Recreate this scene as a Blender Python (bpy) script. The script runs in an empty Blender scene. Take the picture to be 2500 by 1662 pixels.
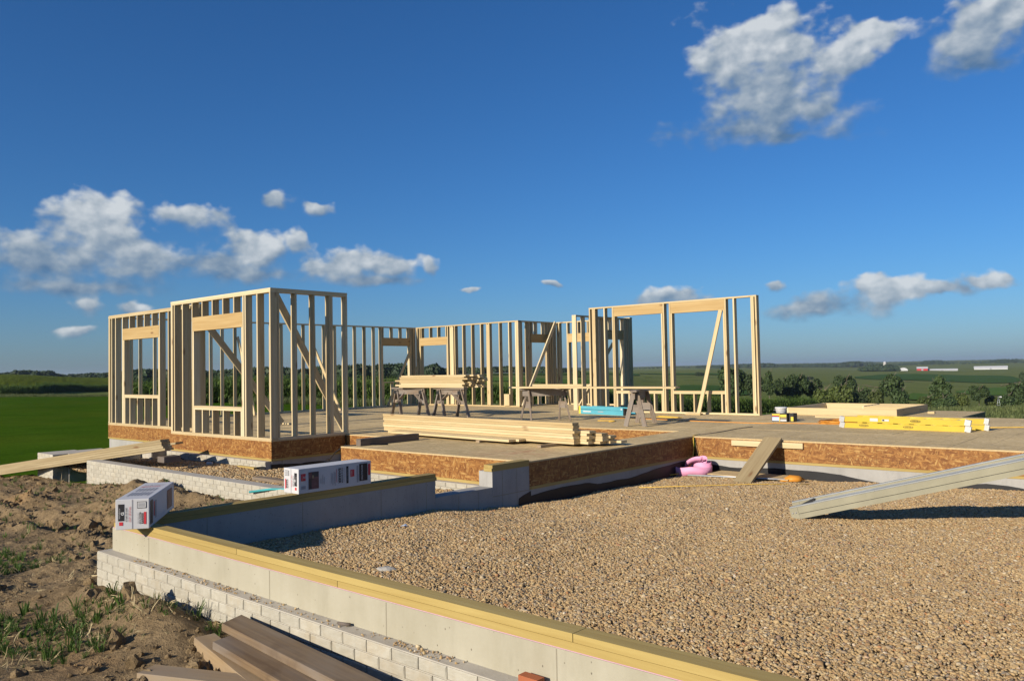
import bpy, bmesh, math, random
import numpy as np
from mathutils import Matrix, Vector
R_ = math.radians
rnd = random.Random(7)
scene = bpy.context.scene
col = scene.collection
# ------------------------------------------------------------------ camera
CAM = Vector((12.5537, -7.8695, 1.1735))
RIGHT = Vector((0.751946, 0.658962, -0.018622))
DOWN = Vector((-0.037660, 0.014738, -0.999182))
FWD = Vector((-0.658148, 0.752032, 0.035899))
FPX = 1962.4            # focal length for a 2500 px wide picture
cd = bpy.data.cameras.new('camera')
cd.sensor_fit = 'HORIZONTAL'; cd.sensor_width = 36.0; cd.lens = 36.0 * FPX / 2500.0
cd.clip_start = 0.05; cd.clip_end = 30000.0
cam = bpy.data.objects.new('camera', cd)
col.objects.link(cam)
up = -DOWN
cam.matrix_world = Matrix(((RIGHT.x, up.x, -FWD.x, CAM.x), (RIGHT.y, up.y, -FWD.y, CAM.y),
                           (RIGHT.z, up.z, -FWD.z, CAM.z), (0, 0, 0, 1)))
scene.camera = cam
def ray(px, py):
    return RIGHT * ((px - 1250) / FPX) + DOWN * ((py - 831) / FPX) + FWD
def ground_dir(px):
    """horizontal direction per metre of depth for picture column px"""
    d = ray(px, 901.6 - (px - 1250) * 0.018622)
    return Vector((d.x, d.y))
# ------------------------------------------------------------------ node helper
class NT:
    def __init__(s, tree): s.t = tree; s.n = tree.nodes; s.l = tree.links
    def node(s, typ, props=None, ins=None):
        n = s.n.new(typ)
        for k, v in (props or {}).items(): setattr(n, k, v)
        for k, v in (ins or {}).items(): s.set(n, k, v)
        return n
    def set(s, n, k, v):
        sock = n.inputs[k]
        if isinstance(v, bpy.types.NodeSocket): s.l.new(v, sock)
        elif isinstance(v, bpy.types.Node): s.l.new(v.outputs[0], sock)
        else:
            if isinstance(v, (tuple, list)) and len(v) == 3 and sock.type == 'RGBA': v = (*v, 1)
            sock.default_value = v
    def math(s, op, a, b=None, c=None, clamp=False):
        n = s.n.new('ShaderNodeMath'); n.operation = op; n.use_clamp = clamp
        s.set(n, 0, a)
        if b is not None: s.set(n, 1, b)
        if c is not None: s.set(n, 2, c)
        return n.outputs[0]
    def vmath(s, op, a, b=None, out=0):
        n = s.n.new('ShaderNodeVectorMath'); n.operation = op
        s.set(n, 0, a)
        if b is not None: s.set(n, 1, b)
        return n.outputs['Value'] if op in ('LENGTH', 'DOT_PRODUCT', 'DISTANCE') else n.outputs[0]
    def mix(s, fac, a, b, mode='MIX'):
        n = s.n.new('ShaderNodeMix'); n.data_type = 'RGBA'; n.blend_type = mode
        s.set(n, 0, fac); s.set(n, 6, a); s.set(n, 7, b)
        return n.outputs[2]
    def ramp(s, fac, stops, interp='LINEAR'):
        n = s.n.new('ShaderNodeValToRGB'); n.color_ramp.interpolation = interp
        e = n.color_ramp.elements
        while len(e) < len(stops): e.new(0.5)
        for el, (p, c) in zip(e, stops):
            el.position = p
            el.color = (c, c, c, 1) if isinstance(c, (int, float)) else (*c, 1)
        s.set(n, 0, fac)
        return n.outputs[0]
    def noise(s, vec, scale, detail=4, rough=0.55, dist=0.0, out=0):
        n = s.node('ShaderNodeTexNoise', None, {'Scale': scale, 'Detail': detail, 'Roughness': rough, 'Distortion': dist})
        if vec is not None: s.set(n, 'Vector', vec)
        return n.outputs[out]
    def voro(s, vec, scale, feature='F1', out='Distance', rand=1.0):
        n = s.node('ShaderNodeTexVoronoi', {'feature': feature}, {'Scale': scale, 'Randomness': rand})
        if vec is not None: s.set(n, 'Vector', vec)
        return n.outputs[out]
    def mapping(s, vec, loc=(0, 0, 0), rot=(0, 0, 0), sc=(1, 1, 1)):
        n = s.node('ShaderNodeMapping', None, {'Vector': vec, 'Location': loc, 'Rotation': rot, 'Scale': sc})
        return n.outputs[0]
# ------------------------------------------------------------------ world: clear sky with fair-weather cumulus
SUN_EL, SUN_AZ = R_(22.0), R_(5.0)          # light travels towards +y, 5 degrees to +x
LDIR = Vector((math.sin(SUN_AZ) * math.cos(SUN_EL), math.cos(SUN_AZ) * math.cos(SUN_EL), -math.sin(SUN_EL)))
world = bpy.data.worlds.new('World'); scene.world = world; world.use_nodes = True
wt = NT(world.node_tree); wt.n.clear()
sky = wt.node('ShaderNodeTexSky', {'sky_type': 'NISHITA', 'sun_disc': False, 'sun_elevation': SUN_EL,
      'sun_rotation': math.pi + SUN_AZ, 'altitude': 0.0, 'air_density': 1.0, 'dust_density': 0.58, 'ozone_density': 9.9})
hs = wt.node('ShaderNodeHueSaturation', None, {'Saturation': 1.05, 'Color': sky})
bg_sky = wt.node('ShaderNodeBackground', None, {'Color': hs.outputs[0], 'Strength': 0.082})
geo = wt.node('ShaderNodeNewGeometry')
dirv = wt.vmath('SCALE', geo.outputs['Incoming'], None); dirv.node.inputs['Scale'].default_value = -1.0
sep = wt.node('ShaderNodeSeparateXYZ', None, {0: dirv})
az = wt.math('ARCTAN2', sep.outputs[0], sep.outputs[1])
el = wt.math('ARCSINE', sep.outputs[2])
clouds_px = [
  [(120,640,150,56),(250,565,110,80),(255,520,62,44),(60,620,110,66),(350,640,90,42),(180,690,240,24)],
  [(420,530,40,26),(500,540,76,32)], [(700,488,40,22)], [(778,500,24,18)],
  [(560,645,100,38),(630,612,66,46),(722,590,26,34),(620,668,130,18)],
  [(770,660,58,48),(840,650,56,40),(955,648,76,40),(900,690,150,16),(1040,655,28,34)],
  [(215,750,32,38)], [(310,752,42,22)], [(190,806,60,14)],
  [(1867,92,150,70),(1780,140,100,36),(2126,78,80,34),(1867,232,175,100),(1829,318,165,42),(1985,268,90,56),(1943,330,120,24),(2040,150,66,54)],
  [(2390,92,105,74),(2363,164,80,30),(2460,22,80,56)],
  [(1655,728,76,24),(1590,736,46,16),(1722,738,60,16)],
  [(1987,757,140,32),(2148,706,78,32),(2263,706,58,20)], [(2420,684,52,22),(2362,710,38,16)], [(1877,699,24,14)], [(1360,700,16,8)], [(1160,710,24,8)]]
def cloud_blobs(cl):
    ymin = min(b[1] - b[3] for b in cl); ymax = max(b[1] + b[3] for b in cl); out = []
    for (bx_, by_, rx_, ry_) in cl:
        r_ = ray(bx_, by_); d = r_.normalized(); a_, e_ = math.atan2(d.x, d.y), math.asin(d.z)
        k_ = 1.06 / FPX / r_.length
        emid = math.asin(ray(bx_, (ymin + ymax) / 2).normalized().z)
        out.append((a_, e_, rx_ * k_ / math.cos(e_), ry_ * k_, emid, (ymax - ymin) / 2 * k_))
    return out
groups = [sum((cloud_blobs(clouds_px[i]) for i in ii), []) for ii in ((9, 10), (11, 12, 13, 14), (0, 1, 2, 3, 4, 5, 6, 7, 8, 15, 16))]
oth = []
for i in range(7):                           # the same sky goes on all round, outside the picture too
    a0 = -0.72 + R_(60) + R_(240) * (i + rnd.random() * 0.7) / 7.0
    e0 = R_(rnd.uniform(7, 22))
    for k in range(3):
        oth.append((((a0 + rnd.uniform(-.07, .07) + math.pi) % (2 * math.pi)) - math.pi, e0 + rnd.uniform(-.02, .025), rnd.uniform(.05, .09), rnd.uniform(.018, .038), e0, .05))
comb = wt.node('ShaderNodeCombineXYZ', None, {0: az, 1: el, 2: 0.0}).outputs[0]
K_ = 5.0
def cloud_shader(blobs):
    warp = wt.vmath('SUBTRACT', wt.noise(dirv, 9.0, 4, 0.6, out=1), (0.5, 0.5, 0.5))
    pw = wt.vmath('ADD', comb, wt.vmath('MULTIPLY', warp, (0.085, 0.042, 0.0)))
    spw = wt.node('ShaderNodeSeparateXYZ', None, {0: pw})
    sw = sh_ = None
    for (a_, e_, ra, re, em, eh) in blobs:
        # chaining the running sums through the unused third axis keeps the evaluation order sequential
        pc = pw if sw is None else wt.node('ShaderNodeCombineXYZ', None, {0: spw.outputs[0], 1: spw.outputs[1], 2: wt.math('ADD', sw, sh_)}).outputs[0]
        q = wt.vmath('MULTIPLY', wt.vmath('SUBTRACT', pc, (a_, e_, 0.0)), (1.0 / ra, 1.0 / re, 0.0))
        w = wt.math('EXPONENT', wt.math('MULTIPLY_ADD', wt.vmath('LENGTH', q), -K_, K_))
        hw = wt.math('MULTIPLY', w, wt.math('MULTIPLY_ADD', wt.node('ShaderNodeSeparateXYZ', None, {0: q}).outputs[1], re / eh, (e_ - em) / eh))
        sw = w if sw is None else wt.math('ADD', sw, w)
        sh_ = hw if sh_ is None else wt.math('ADD', sh_, hw)
    fld = wt.math('MULTIPLY', wt.math('LOGARITHM', wt.math('MAXIMUM', sw, 1e-6), math.e), 1.0 / K_)
    hgt = wt.math('DIVIDE', sh_, wt.math('MAXIMUM', sw, 1e-6))
    hgt = wt.math('MAXIMUM', wt.math('MINIMUM', hgt, 1.0), -1.0)
    # billows: large lumps carve the outline, fine ones fray it
    dflat = wt.vmath('MULTIPLY', dirv, (1.0, 1.0, 1.35))
    n0 = wt.noise(dflat, 17.0, 3, 0.5)
    n1 = wt.noise(dflat, 34.0, 10, 0.55)
    offv = wt.vmath('ADD', dflat, tuple(0.014 * c for c in (-RIGHT * 0.7 - DOWN * 0.72)))
    n0b = wt.noise(offv, 17.0, 3, 0.5)
    n1b = wt.noise(offv, 38.0, 4, 0.5)
    n1s = wt.noise(dflat, 38.0, 4, 0.5)
    nn = wt.math('ADD', wt.math('MULTIPLY', wt.math('SUBTRACT', n1, 0.5), 1.7), wt.math('MULTIPLY', wt.math('SUBTRACT', n0, 0.5), 2.1))
    dens = wt.math('ADD', wt.math('MULTIPLY', fld, 1.45), wt.math('ADD', nn, 0.20))
    # crisp at the top, soft and thin towards the base
    soft = wt.node('ShaderNodeMapRange', None, {'Value': hgt, 'From Min': -0.8, 'From Max': 0.5, 'To Min': 1.6, 'To Max': 0.75}).outputs[0]
    alpha = wt.math('DIVIDE', dens, soft, clamp=True)
    alpha = wt.math('MULTIPLY', wt.math('MULTIPLY', alpha, alpha), wt.math('SUBTRACT', 3.0, wt.math('MULTIPLY', alpha, 2.0)))
    alpha = wt.math('MULTIPLY', alpha, 0.92)
    lit = wt.math('MULTIPLY_ADD', wt.math('SUBTRACT', n1s, n1b), 0.9, 0.48)
    lit = wt.math('ADD', lit, wt.math('MULTIPLY', wt.math('SUBTRACT', n0, n0b), 1.4))
    lit = wt.math('ADD', lit, wt.math('MULTIPLY', wt.math('MINIMUM', dens, 1.0), 0.08))
    lit = wt.math('ADD', lit, wt.math('MULTIPLY', hgt, 0.40), clamp=True)
    ccol = wt.ramp(lit, [(0.0, (0.080, 0.150, 0.255)), (0.35, (0.175, 0.240, 0.320)), (0.65, (0.31, 0.36, 0.41)), (1.0, (0.52, 0.55, 0.57))])  # painted cloud shading: sunlit tops and shaded bases put into the colour
    bg_c = wt.node('ShaderNodeBackground', None, {'Color': ccol, 'Strength': 1.0})
    return wt.node('ShaderNodeMixShader', None, {0: alpha, 1: bg_sky, 2: bg_c}).outputs[0]
def region(blobs, m=0.06):
    a0 = min(b[0] - b[2] for b in blobs) - m; a1 = max(b[0] + b[2] for b in blobs) + m
    e0 = min(b[1] - b[3] for b in blobs) - m * .6; e1 = max(b[1] + b[3] for b in blobs) + m * .6
    ia = wt.math('MULTIPLY', wt.math('GREATER_THAN', az, a0), wt.math('LESS_THAN', az, a1))
    ie = wt.math('MULTIPLY', wt.math('GREATER_THAN', el, e0), wt.math('LESS_THAN', el, e1))
    return wt.math('MULTIPLY', ia, ie)
cur = bg_sky.outputs[0]
for g_ in groups: cur = wt.node('ShaderNodeMixShader', None, {0: region(g_), 1: cur, 2: cloud_shader(g_)}).outputs[0]
# clouds behind and beside the camera: the rest of the circle between 4 and 30 degrees up
inn = wt.math('MULTIPLY', wt.math('GREATER_THAN', az, -1.45), wt.math('LESS_THAN', az, 0.15))
ie = wt.math('MULTIPLY', wt.math('GREATER_THAN', el, R_(3)), wt.math('LESS_THAN', el, R_(30)))
cur = wt.node('ShaderNodeMixShader', None, {0: wt.math('MULTIPLY', ie, wt.math('SUBTRACT', 1.0, inn)), 1: cur, 2: cloud_shader(oth)}).outputs[0]
wout = wt.node('ShaderNodeOutputWorld', None, {0: cur})
world.cycles.sampling_method = 'NONE'
# ------------------------------------------------------------------ sun and exposure
sl = bpy.data.lights.new('sun', 'SUN'); sl.energy = 5.0; sl.angle = R_(0.53); sl.color = (1.0, 0.89, 0.73)
so = bpy.data.objects.new('sun', sl); col.objects.link(so)
so.rotation_euler = LDIR.to_track_quat('-Z', 'Y').to_euler()
so.location = (0, -40, 20)
vs = scene.view_settings
vs.view_transform = 'Standard'; vs.look = 'None'; vs.exposure = 0.35; vs.gamma = 1.0; vs.use_curve_mapping = False
scene.cycles.max_bounces = 5; scene.cycles.diffuse_bounces = 2; scene.cycles.transparent_max_bounces = 8
scene.cycles.use_denoising = True
# ------------------------------------------------------------------ object helpers
LOC = {}
def link(o, parent=None):
    col.objects.link(o)
    if parent is not None:
        o.parent = parent
        o.matrix_parent_inverse = LOC[parent.name].inverted()
    return o
def tag(o, label=None, cat=None, group=None, kind=None):
    if label: o['label'] = label
    if cat: o['category'] = cat
    if group: o['group'] = group
    if kind: o['kind'] = kind
    return o
def thing(name, label, cat, loc=(0, 0, 0), group=None):
    o = bpy.data.objects.new(name, None); col.objects.link(o)
    m = Matrix.Translation(Vector(loc)); o.matrix_basis = m; LOC[o.name] = m
    o.empty_display_size = 0.1
    return tag(o, label, cat, group)
MESHES = {}
def box_mesh(lx, ly, lz):
    key = (round(lx, 3), round(ly, 3), round(lz, 3))
    if key in MESHES: return MESHES[key]
    x, y, z = lx / 2, ly / 2, lz / 2
    v = [(-x, -y, -z), (x, -y, -z), (x, y, -z), (-x, y, -z), (-x, -y, z), (x, -y, z), (x, y, z), (-x, y, z)]
    f = [(0, 3, 2, 1), (4, 5, 6, 7), (0, 1, 5, 4), (1, 2, 6, 5), (2, 3, 7, 6), (3, 0, 4, 7)]
    me = bpy.data.meshes.new('box'); me.from_pydata(v, [], f); me.update()
    MESHES[key] = me
    return me
MATKEY = {}
def with_mat(me, mat):
    k = (me.name, mat.name)
    if k in MATKEY: return MATKEY[k]
    if not me.materials: me.materials.append(mat); MATKEY[k] = me; return me
    c = me.copy(); c.materials.clear(); c.materials.append(mat); MATKEY[k] = c
    return c
PERM = {'x': Matrix.Identity(4), 'y': Matrix(((0, 0, 1, 0), (1, 0, 0, 0), (0, 1, 0, 0), (0, 0, 0, 1))),
        'z': Matrix(((0, 1, 0, 0), (0, 0, 1, 0), (1, 0, 0, 0), (0, 0, 0, 1)))}
def bx(name, x0, x1, y0, y1, z0, z1, mat, parent=None, ax='x'):
    """axis-aligned box whose grain runs along ax"""
    d = {'x': (x1 - x0, y1 - y0, z1 - z0), 'y': (y1 - y0, z1 - z0, x1 - x0), 'z': (z1 - z0, x1 - x0, y1 - y0)}[ax]
    o = bpy.data.objects.new(name, with_mat(box_mesh(*d), mat))
    o.matrix_basis = Matrix.Translation(((x0 + x1) / 2, (y0 + y1) / 2, (z0 + z1) / 2)) @ PERM[ax]
    return link(o, parent)
def board(name, p0, p1, w, th, mat, parent=None, upv=(0, 0, 1), side=None):
    """board between two centre points; w across, th along upv"""
    p0, p1 = Vector(p0), Vector(p1); X = (p1 - p0); L = X.length; X.normalize()
    U = Vector(upv); Y = U.cross(X); Y.normalize(); Z = X.cross(Y)
    m = Matrix(((X.x, Y.x, Z.x, 0), (X.y, Y.y, Z.y, 0), (X.z, Y.z, Z.z, 0), (0, 0, 0, 1)))
    o = bpy.data.objects.new(name, with_mat(box_mesh(L, w, th), mat))
    o.matrix_basis = Matrix.Translation((p0 + p1) / 2) @ m
    return link(o, parent)
def mesh_obj(name, verts, faces, mat, parent=None, smooth=False, mw=None):
    me = bpy.data.meshes.new(name); me.from_pydata([tuple(v) for v in verts], [], faces); me.update()
    if mat: me.materials.append(mat)
    if smooth: me.polygons.foreach_set('use_smooth', [True] * len(me.polygons))
    o = bpy.data.objects.new(name, me)
    if mw is not None: o.matrix_basis = mw
    return link(o, parent)
def tube_data(pts, r, n=6, r1=None):
    pts = [Vector(p) for p in pts]; V = []; F = []
    for i, p in enumerate(pts):
        a = pts[max(i - 1, 0)]; b = pts[min(i + 1, len(pts) - 1)]
        t = (b - a).normalized(); s = t.cross(Vector((0, 0, 1)))
        if s.length < 1e-3: s = Vector((1, 0, 0))
        s.normalize(); u = s.cross(t)
        rr = r if r1 is None else r + (r1 - r) * i / (len(pts) - 1)
        for k in range(n):
            an = 2 * math.pi * k / n
            V.append(p + (s * math.cos(an) + u * math.sin(an)) * rr)
    for i in range(len(pts) - 1):
        for k in range(n):
            F.append((i * n + k, i * n + (k + 1) % n, (i + 1) * n + (k + 1) % n, (i + 1) * n + k))
    F.append(tuple(range(n - 1, -1, -1))); F.append(tuple((len(pts) - 1) * n + k for k in range(n)))
    return V, F
def tube(name, pts, r, mat, parent=None, n=6, r1=None):
    V, F = tube_data(pts, r, n, r1)
    return mesh_obj(name, V, F, mat, parent, True)
def grid_obj(name, xs, ys, zf, mat, parent=None, smooth=True):
    """height sheet over numpy coordinates"""
    nx, ny = len(xs), len(ys)
    XX, YY = np.meshgrid(xs, ys, indexing='ij')
    ZZ = zf(XX, YY)
    co = np.stack([XX, YY, ZZ], -1).reshape(-1, 3).astype(np.float32)
    return grid_mesh(name, co, nx, ny, mat, parent, smooth)
def grid_mesh(name, co, nx, ny, mat, parent=None, smooth=True):
    i = np.arange((nx - 1) * (ny - 1)); a = (i // (ny - 1)) * ny + i % (ny - 1)
    F = np.stack([a, a + ny, a + ny + 1, a + 1], 1).astype(np.int32)
    me = bpy.data.meshes.new(name)
    me.vertices.add(len(co)); me.vertices.foreach_set('co', co.ravel())
    me.loops.add(F.size); me.loops.foreach_set('vertex_index', F.ravel())
    me.polygons.add(len(F)); me.polygons.foreach_set('loop_start', np.arange(0, F.size, 4, dtype=np.int32))
    me.polygons.foreach_set('loop_total', np.full(len(F), 4, np.int32))
    me.polygons.foreach_set('use_smooth', np.full(len(F), smooth))
    me.update(calc_edges=True); me.validate()
    if mat: me.materials.append(mat)
    return link(bpy.data.objects.new(name, me), parent)
# value noise for heights
_rs = np.random.RandomState(11); _tab = _rs.rand(256, 256)
def vnoise(x, y):
    xi = np.floor(x).astype(int); yi = np.floor(y).astype(int); fx = x - xi; fy = y - yi
    fx = fx * fx * (3 - 2 * fx); fy = fy * fy * (3 - 2 * fy)
    g = lambda i, j: _tab[(xi + i) % 256, (yi + j) % 256]
    return (g(0, 0) * (1 - fx) + g(1, 0) * fx) * (1 - fy) + (g(0, 1) * (1 - fx) + g(1, 1) * fx) * fy - 0.5
def fbm(x, y, f, o=4, g=0.5):
    s = np.zeros_like(x, dtype=float); a = 1.0
    for k in range(o): s += a * vnoise(x * f + 17.3 * k, y * f + 9.1 * k); f *= 2.03; a *= g
    return s
def scatter(name, pts, rots, scl, idx, protos, parent=None):
    """many copies of a few prototype meshes on points: one object (geometry nodes)"""
    me = bpy.data.meshes.new(name)
    n = len(pts)
    me.vertices.add(n); me.vertices.foreach_set('co', np.asarray(pts, np.float32).ravel())
    a = me.attributes.new('rot', 'FLOAT_VECTOR', 'POINT'); a.data.foreach_set('vector', np.asarray(rots, np.float32).ravel())
    scl = np.asarray(scl, np.float32)
    if scl.ndim == 1: scl = np.repeat(scl[:, None], 3, 1)
    a = me.attributes.new('scl', 'FLOAT_VECTOR', 'POINT'); a.data.foreach_set('vector', scl.ravel())
    a = me.attributes.new('idx', 'INT', 'POINT'); a.data.foreach_set('value', np.asarray(idx, np.int32))
    o = bpy.data.objects.new(name, me); link(o, parent)
    ng = bpy.data.node_groups.new(name, 'GeometryNodeTree')
    ng.interface.new_socket('Geometry', in_out='INPUT', socket_type='NodeSocketGeometry')
    ng.interface.new_socket('Geometry', in_out='OUTPUT', socket_type='NodeSocketGeometry')
    N = ng.nodes; L = ng.links
    gi = N.new('NodeGroupInput'); go = N.new('NodeGroupOutput')
    join = N.new('GeometryNodeJoinGeometry')
    for p in reversed(protos):
        oi = N.new('GeometryNodeObjectInfo'); oi.inputs['Object'].default_value = p
        oi.inputs['As Instance'].default_value = True
        L.new(oi.outputs['Geometry'], join.inputs[0])
    iop = N.new('GeometryNodeInstanceOnPoints')
    L.new(gi.outputs[0], iop.inputs['Points']); L.new(join.outputs[0], iop.inputs['Instance'])
    iop.inputs['Pick Instance'].default_value = True
    def attr(nm, typ):
        x = N.new('GeometryNodeInputNamedAttribute'); x.data_type = typ; x.inputs['Name'].default_value = nm
        return x.outputs['Attribute']
    L.new(attr('idx', 'INT'), iop.inputs['Instance Index'])
    e2r = N.new('FunctionNodeEulerToRotation'); L.new(attr('rot', 'FLOAT_VECTOR'), e2r.inputs[0])
    L.new(e2r.outputs[0], iop.inputs['Rotation'])
    L.new(attr('scl', 'FLOAT_VECTOR'), iop.inputs['Scale'])
    L.new(iop.outputs[0], go.inputs[0])
    md = o.modifiers.new('scatter', 'NODES'); md.node_group = ng
    return o
def proto(name, verts, faces, mat, smooth=False):
    me = bpy.data.meshes.new(name); me.from_pydata([tuple(v) for v in verts], [], faces); me.update()
    me.materials.append(mat)
    if smooth: me.polygons.foreach_set('use_smooth', [True] * len(me.polygons))
    return bpy.data.objects.new(name, me)        # never linked: only scattered
# ------------------------------------------------------------------ materials
def newmat(name, rough=0.7, spec=0.3):
    m = bpy.data.materials.new(name); m.use_nodes = True
    t = NT(m.node_tree); t.n.clear()
    b = t.node('ShaderNodeBsdfPrincipled', None, {'Roughness': rough, 'Specular IOR Level': spec})
    o = t.node('ShaderNodeOutputMaterial', None, {0: b.outputs[0]})
    return m, t, b
def plain(name, c, rough=0.6, spec=0.3, metal=0.0, var=0.12, scale=6.0):
    m, t, b = newmat(name, rough, spec)
    oc = t.node('ShaderNodeTexCoord').outputs['Object']
    n = t.noise(oc, scale, 5, 0.6)
    k = t.ramp(n, [(0.25, 1.0 - var), (0.75, 1.0 + var)])
    c2 = t.mix(1.0, c, k, 'MULTIPLY')
    t.set(b, 'Base Color', c2); t.set(b, 'Metallic', metal)
    return m
def bump(t, b, h, strength=0.3, dist=0.01):
    n = t.node('ShaderNodeBump', None, {'Strength': strength, 'Distance': dist, 'Height': h})
    t.set(b, 'Normal', n.outputs[0])
def wood(name, base, dark, knot=(0.16, 0.075, 0.03), rough=0.65, vary=0.34, grain=1.0, knots=True, grey=None, stain=0.0):
    m, t, b = newmat(name, rough, 0.25)
    tc = t.node('ShaderNodeTexCoord').outputs['Object']
    oi = t.node('ShaderNodeObjectInfo')
    off = t.node('ShaderNodeCombineXYZ', None, {0: t.math('MULTIPLY', oi.outputs['Random'], 91.0), 1: t.math('MULTIPLY', oi.outputs['Random'], 37.0), 2: t.math('MULTIPLY', oi.outputs['Random'], 13.0)}).outputs[0]
    p = t.vmath('ADD', tc, off)
    warp = t.noise(p, 1.3, 2, 0.5)
    pg = t.mapping(p, sc=(1.1, 26.0 * grain, 26.0 * grain))
    g1 = t.noise(pg, 1.0, 6, 0.62, 0.6)
    pg2 = t.mapping(p, sc=(0.35, 9.0 * grain, 9.0 * grain))
    g2 = t.noise(pg2, 1.0, 3, 0.5, 1.2)
    g = t.math('ADD', t.math('MULTIPLY', g1, 0.55), t.math('MULTIPLY', g2, 0.45))
    c = t.mix(t.ramp(g, [(0.38, 0.0), (0.62, 1.0)]), dark, base)
    tone = t.math('MULTIPLY_ADD', oi.outputs['Random'], vary, 1.0 - vary * 0.55)
    c = t.mix(1.0, c, t.node('ShaderNodeCombineXYZ', None, {0: tone, 1: t.math('POWER', tone, 1.25), 2: t.math('POWER', tone, 1.7)}).outputs[0], 'MULTIPLY')
    if knots:
        pk = t.mapping(p, sc=(2.1, 6.5, 6.5))
        v = t.voro(pk, 1.0, 'F1', 'Distance')
        cell = t.voro(pk, 1.0, 'F1', 'Color')
        sel = t.math('GREATER_THAN', t.node('ShaderNodeSeparateXYZ', None, {0: cell}).outputs[0], 0.6)
        kn = t.math('MULTIPLY', t.ramp(v, [(0.07, 1.0), (0.21, 0.0)]), sel)
        c = t.mix(t.math('MULTIPLY', kn, 0.8), c, knot)
    if grey is not None:
        gn = t.noise(t.mapping(p, sc=(0.8, 3.0, 3.0)), 1.2, 5, 0.6)
        c = t.mix(t.ramp(gn, [(0.35, 0.0), (0.65, 0.85)]), c, grey)
    if stain:
        sn = t.noise(p, 3.0, 5, 0.65)
        c = t.mix(t.ramp(sn, [(0.52, 0.0), (0.7, stain)]), c, (0.07, 0.045, 0.03))
    t.set(b, 'Base Color', c)
    bump(t, b, g1, 0.25, 0.004)
    return m
M = {}
M['spf'] = wood('spruce lumber', (0.60, 0.50, 0.315), (0.47, 0.365, 0.205))
M['spf_bright'] = wood('fresh spruce lumber', (0.57, 0.455, 0.265), (0.465, 0.355, 0.185), vary=0.30)
M['header'] = wood('header lumber', (0.47, 0.335, 0.155), (0.38, 0.25, 0.10), vary=0.12, grain=0.8)
M['treated'] = wood('treated sill lumber', (0.40, 0.30, 0.105), (0.32, 0.225, 0.07), vary=0.14, knots=False)
M['treated_plank'] = wood('treated plank', (0.37, 0.295, 0.17), (0.27, 0.205, 0.11), vary=0.2)
M['weathered'] = wood('weathered plank', (0.235, 0.165, 0.095), (0.12, 0.078, 0.045), vary=0.2, grey=(0.20, 0.17, 0.14), stain=0.5, grain=1.4)
M['weathered_tan'] = wood('weathered tan plank', (0.36, 0.25, 0.13), (0.24, 0.155, 0.075), vary=0.15, grey=(0.26, 0.215, 0.16), stain=0.25)
M['horse'] = wood('sawhorse wood', (0.27, 0.205, 0.14), (0.15, 0.11, 0.08), vary=0.3, grey=(0.215, 0.195, 0.175), stain=0.5)
M['dark_beam'] = wood('weathered dark timber', (0.165, 0.125, 0.09), (0.09, 0.066, 0.05), vary=0.2, grey=(0.15, 0.13, 0.115))
M['brick_red'] = plain('red clay', (0.34, 0.115, 0.055), 0.85, 0.1)
def osb_layers(t, p, k=1.0):
    """three crossing layers of wood strands: returns a 0..1 shade and an edge factor"""
    sh = None; ed = None
    for (ang, sx, sy, s) in ((0.55, 11.0, 42.0, 1.0), (-0.6, 10.0, 38.0, 1.15), (1.25, 12.0, 44.0, 0.9), (-1.2, 11.0, 40.0, 1.0), (0.05, 9.0, 40.0, 1.1)):
        q = t.mapping(t.mapping(p, loc=(ang * 7.1, ang * 3.3, ang), rot=(0, 0, ang)), sc=(sx * s * k, sy * s * k, 3.0))
        q = t.vmath('ADD', q, t.vmath('SCALE', t.noise(p, 5.0 * k, 2, 0.5, out=1), None))
        v = t.node('ShaderNodeTexVoronoi', {'feature': 'F1'}, {'Vector': q, 'Scale': 1.0})
        cs = t.node('ShaderNodeSeparateXYZ', None, {0: v.outputs['Color']})
        if sh is None: sh, ed = cs.outputs[0], v.outputs['Distance']
        else:
            w = t.math('GREATER_THAN', cs.outputs[1], 0.66)
            sh = t.math('ADD', t.math('MULTIPLY', cs.outputs[0], w), t.math('MULTIPLY', sh, t.math('SUBTRACT', 1.0, w)))
            ed = t.math('ADD', t.math('MULTIPLY', v.outputs['Distance'], w), t.math('MULTIPLY', ed, t.math('SUBTRACT', 1.0, w)))
    return sh, ed
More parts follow.
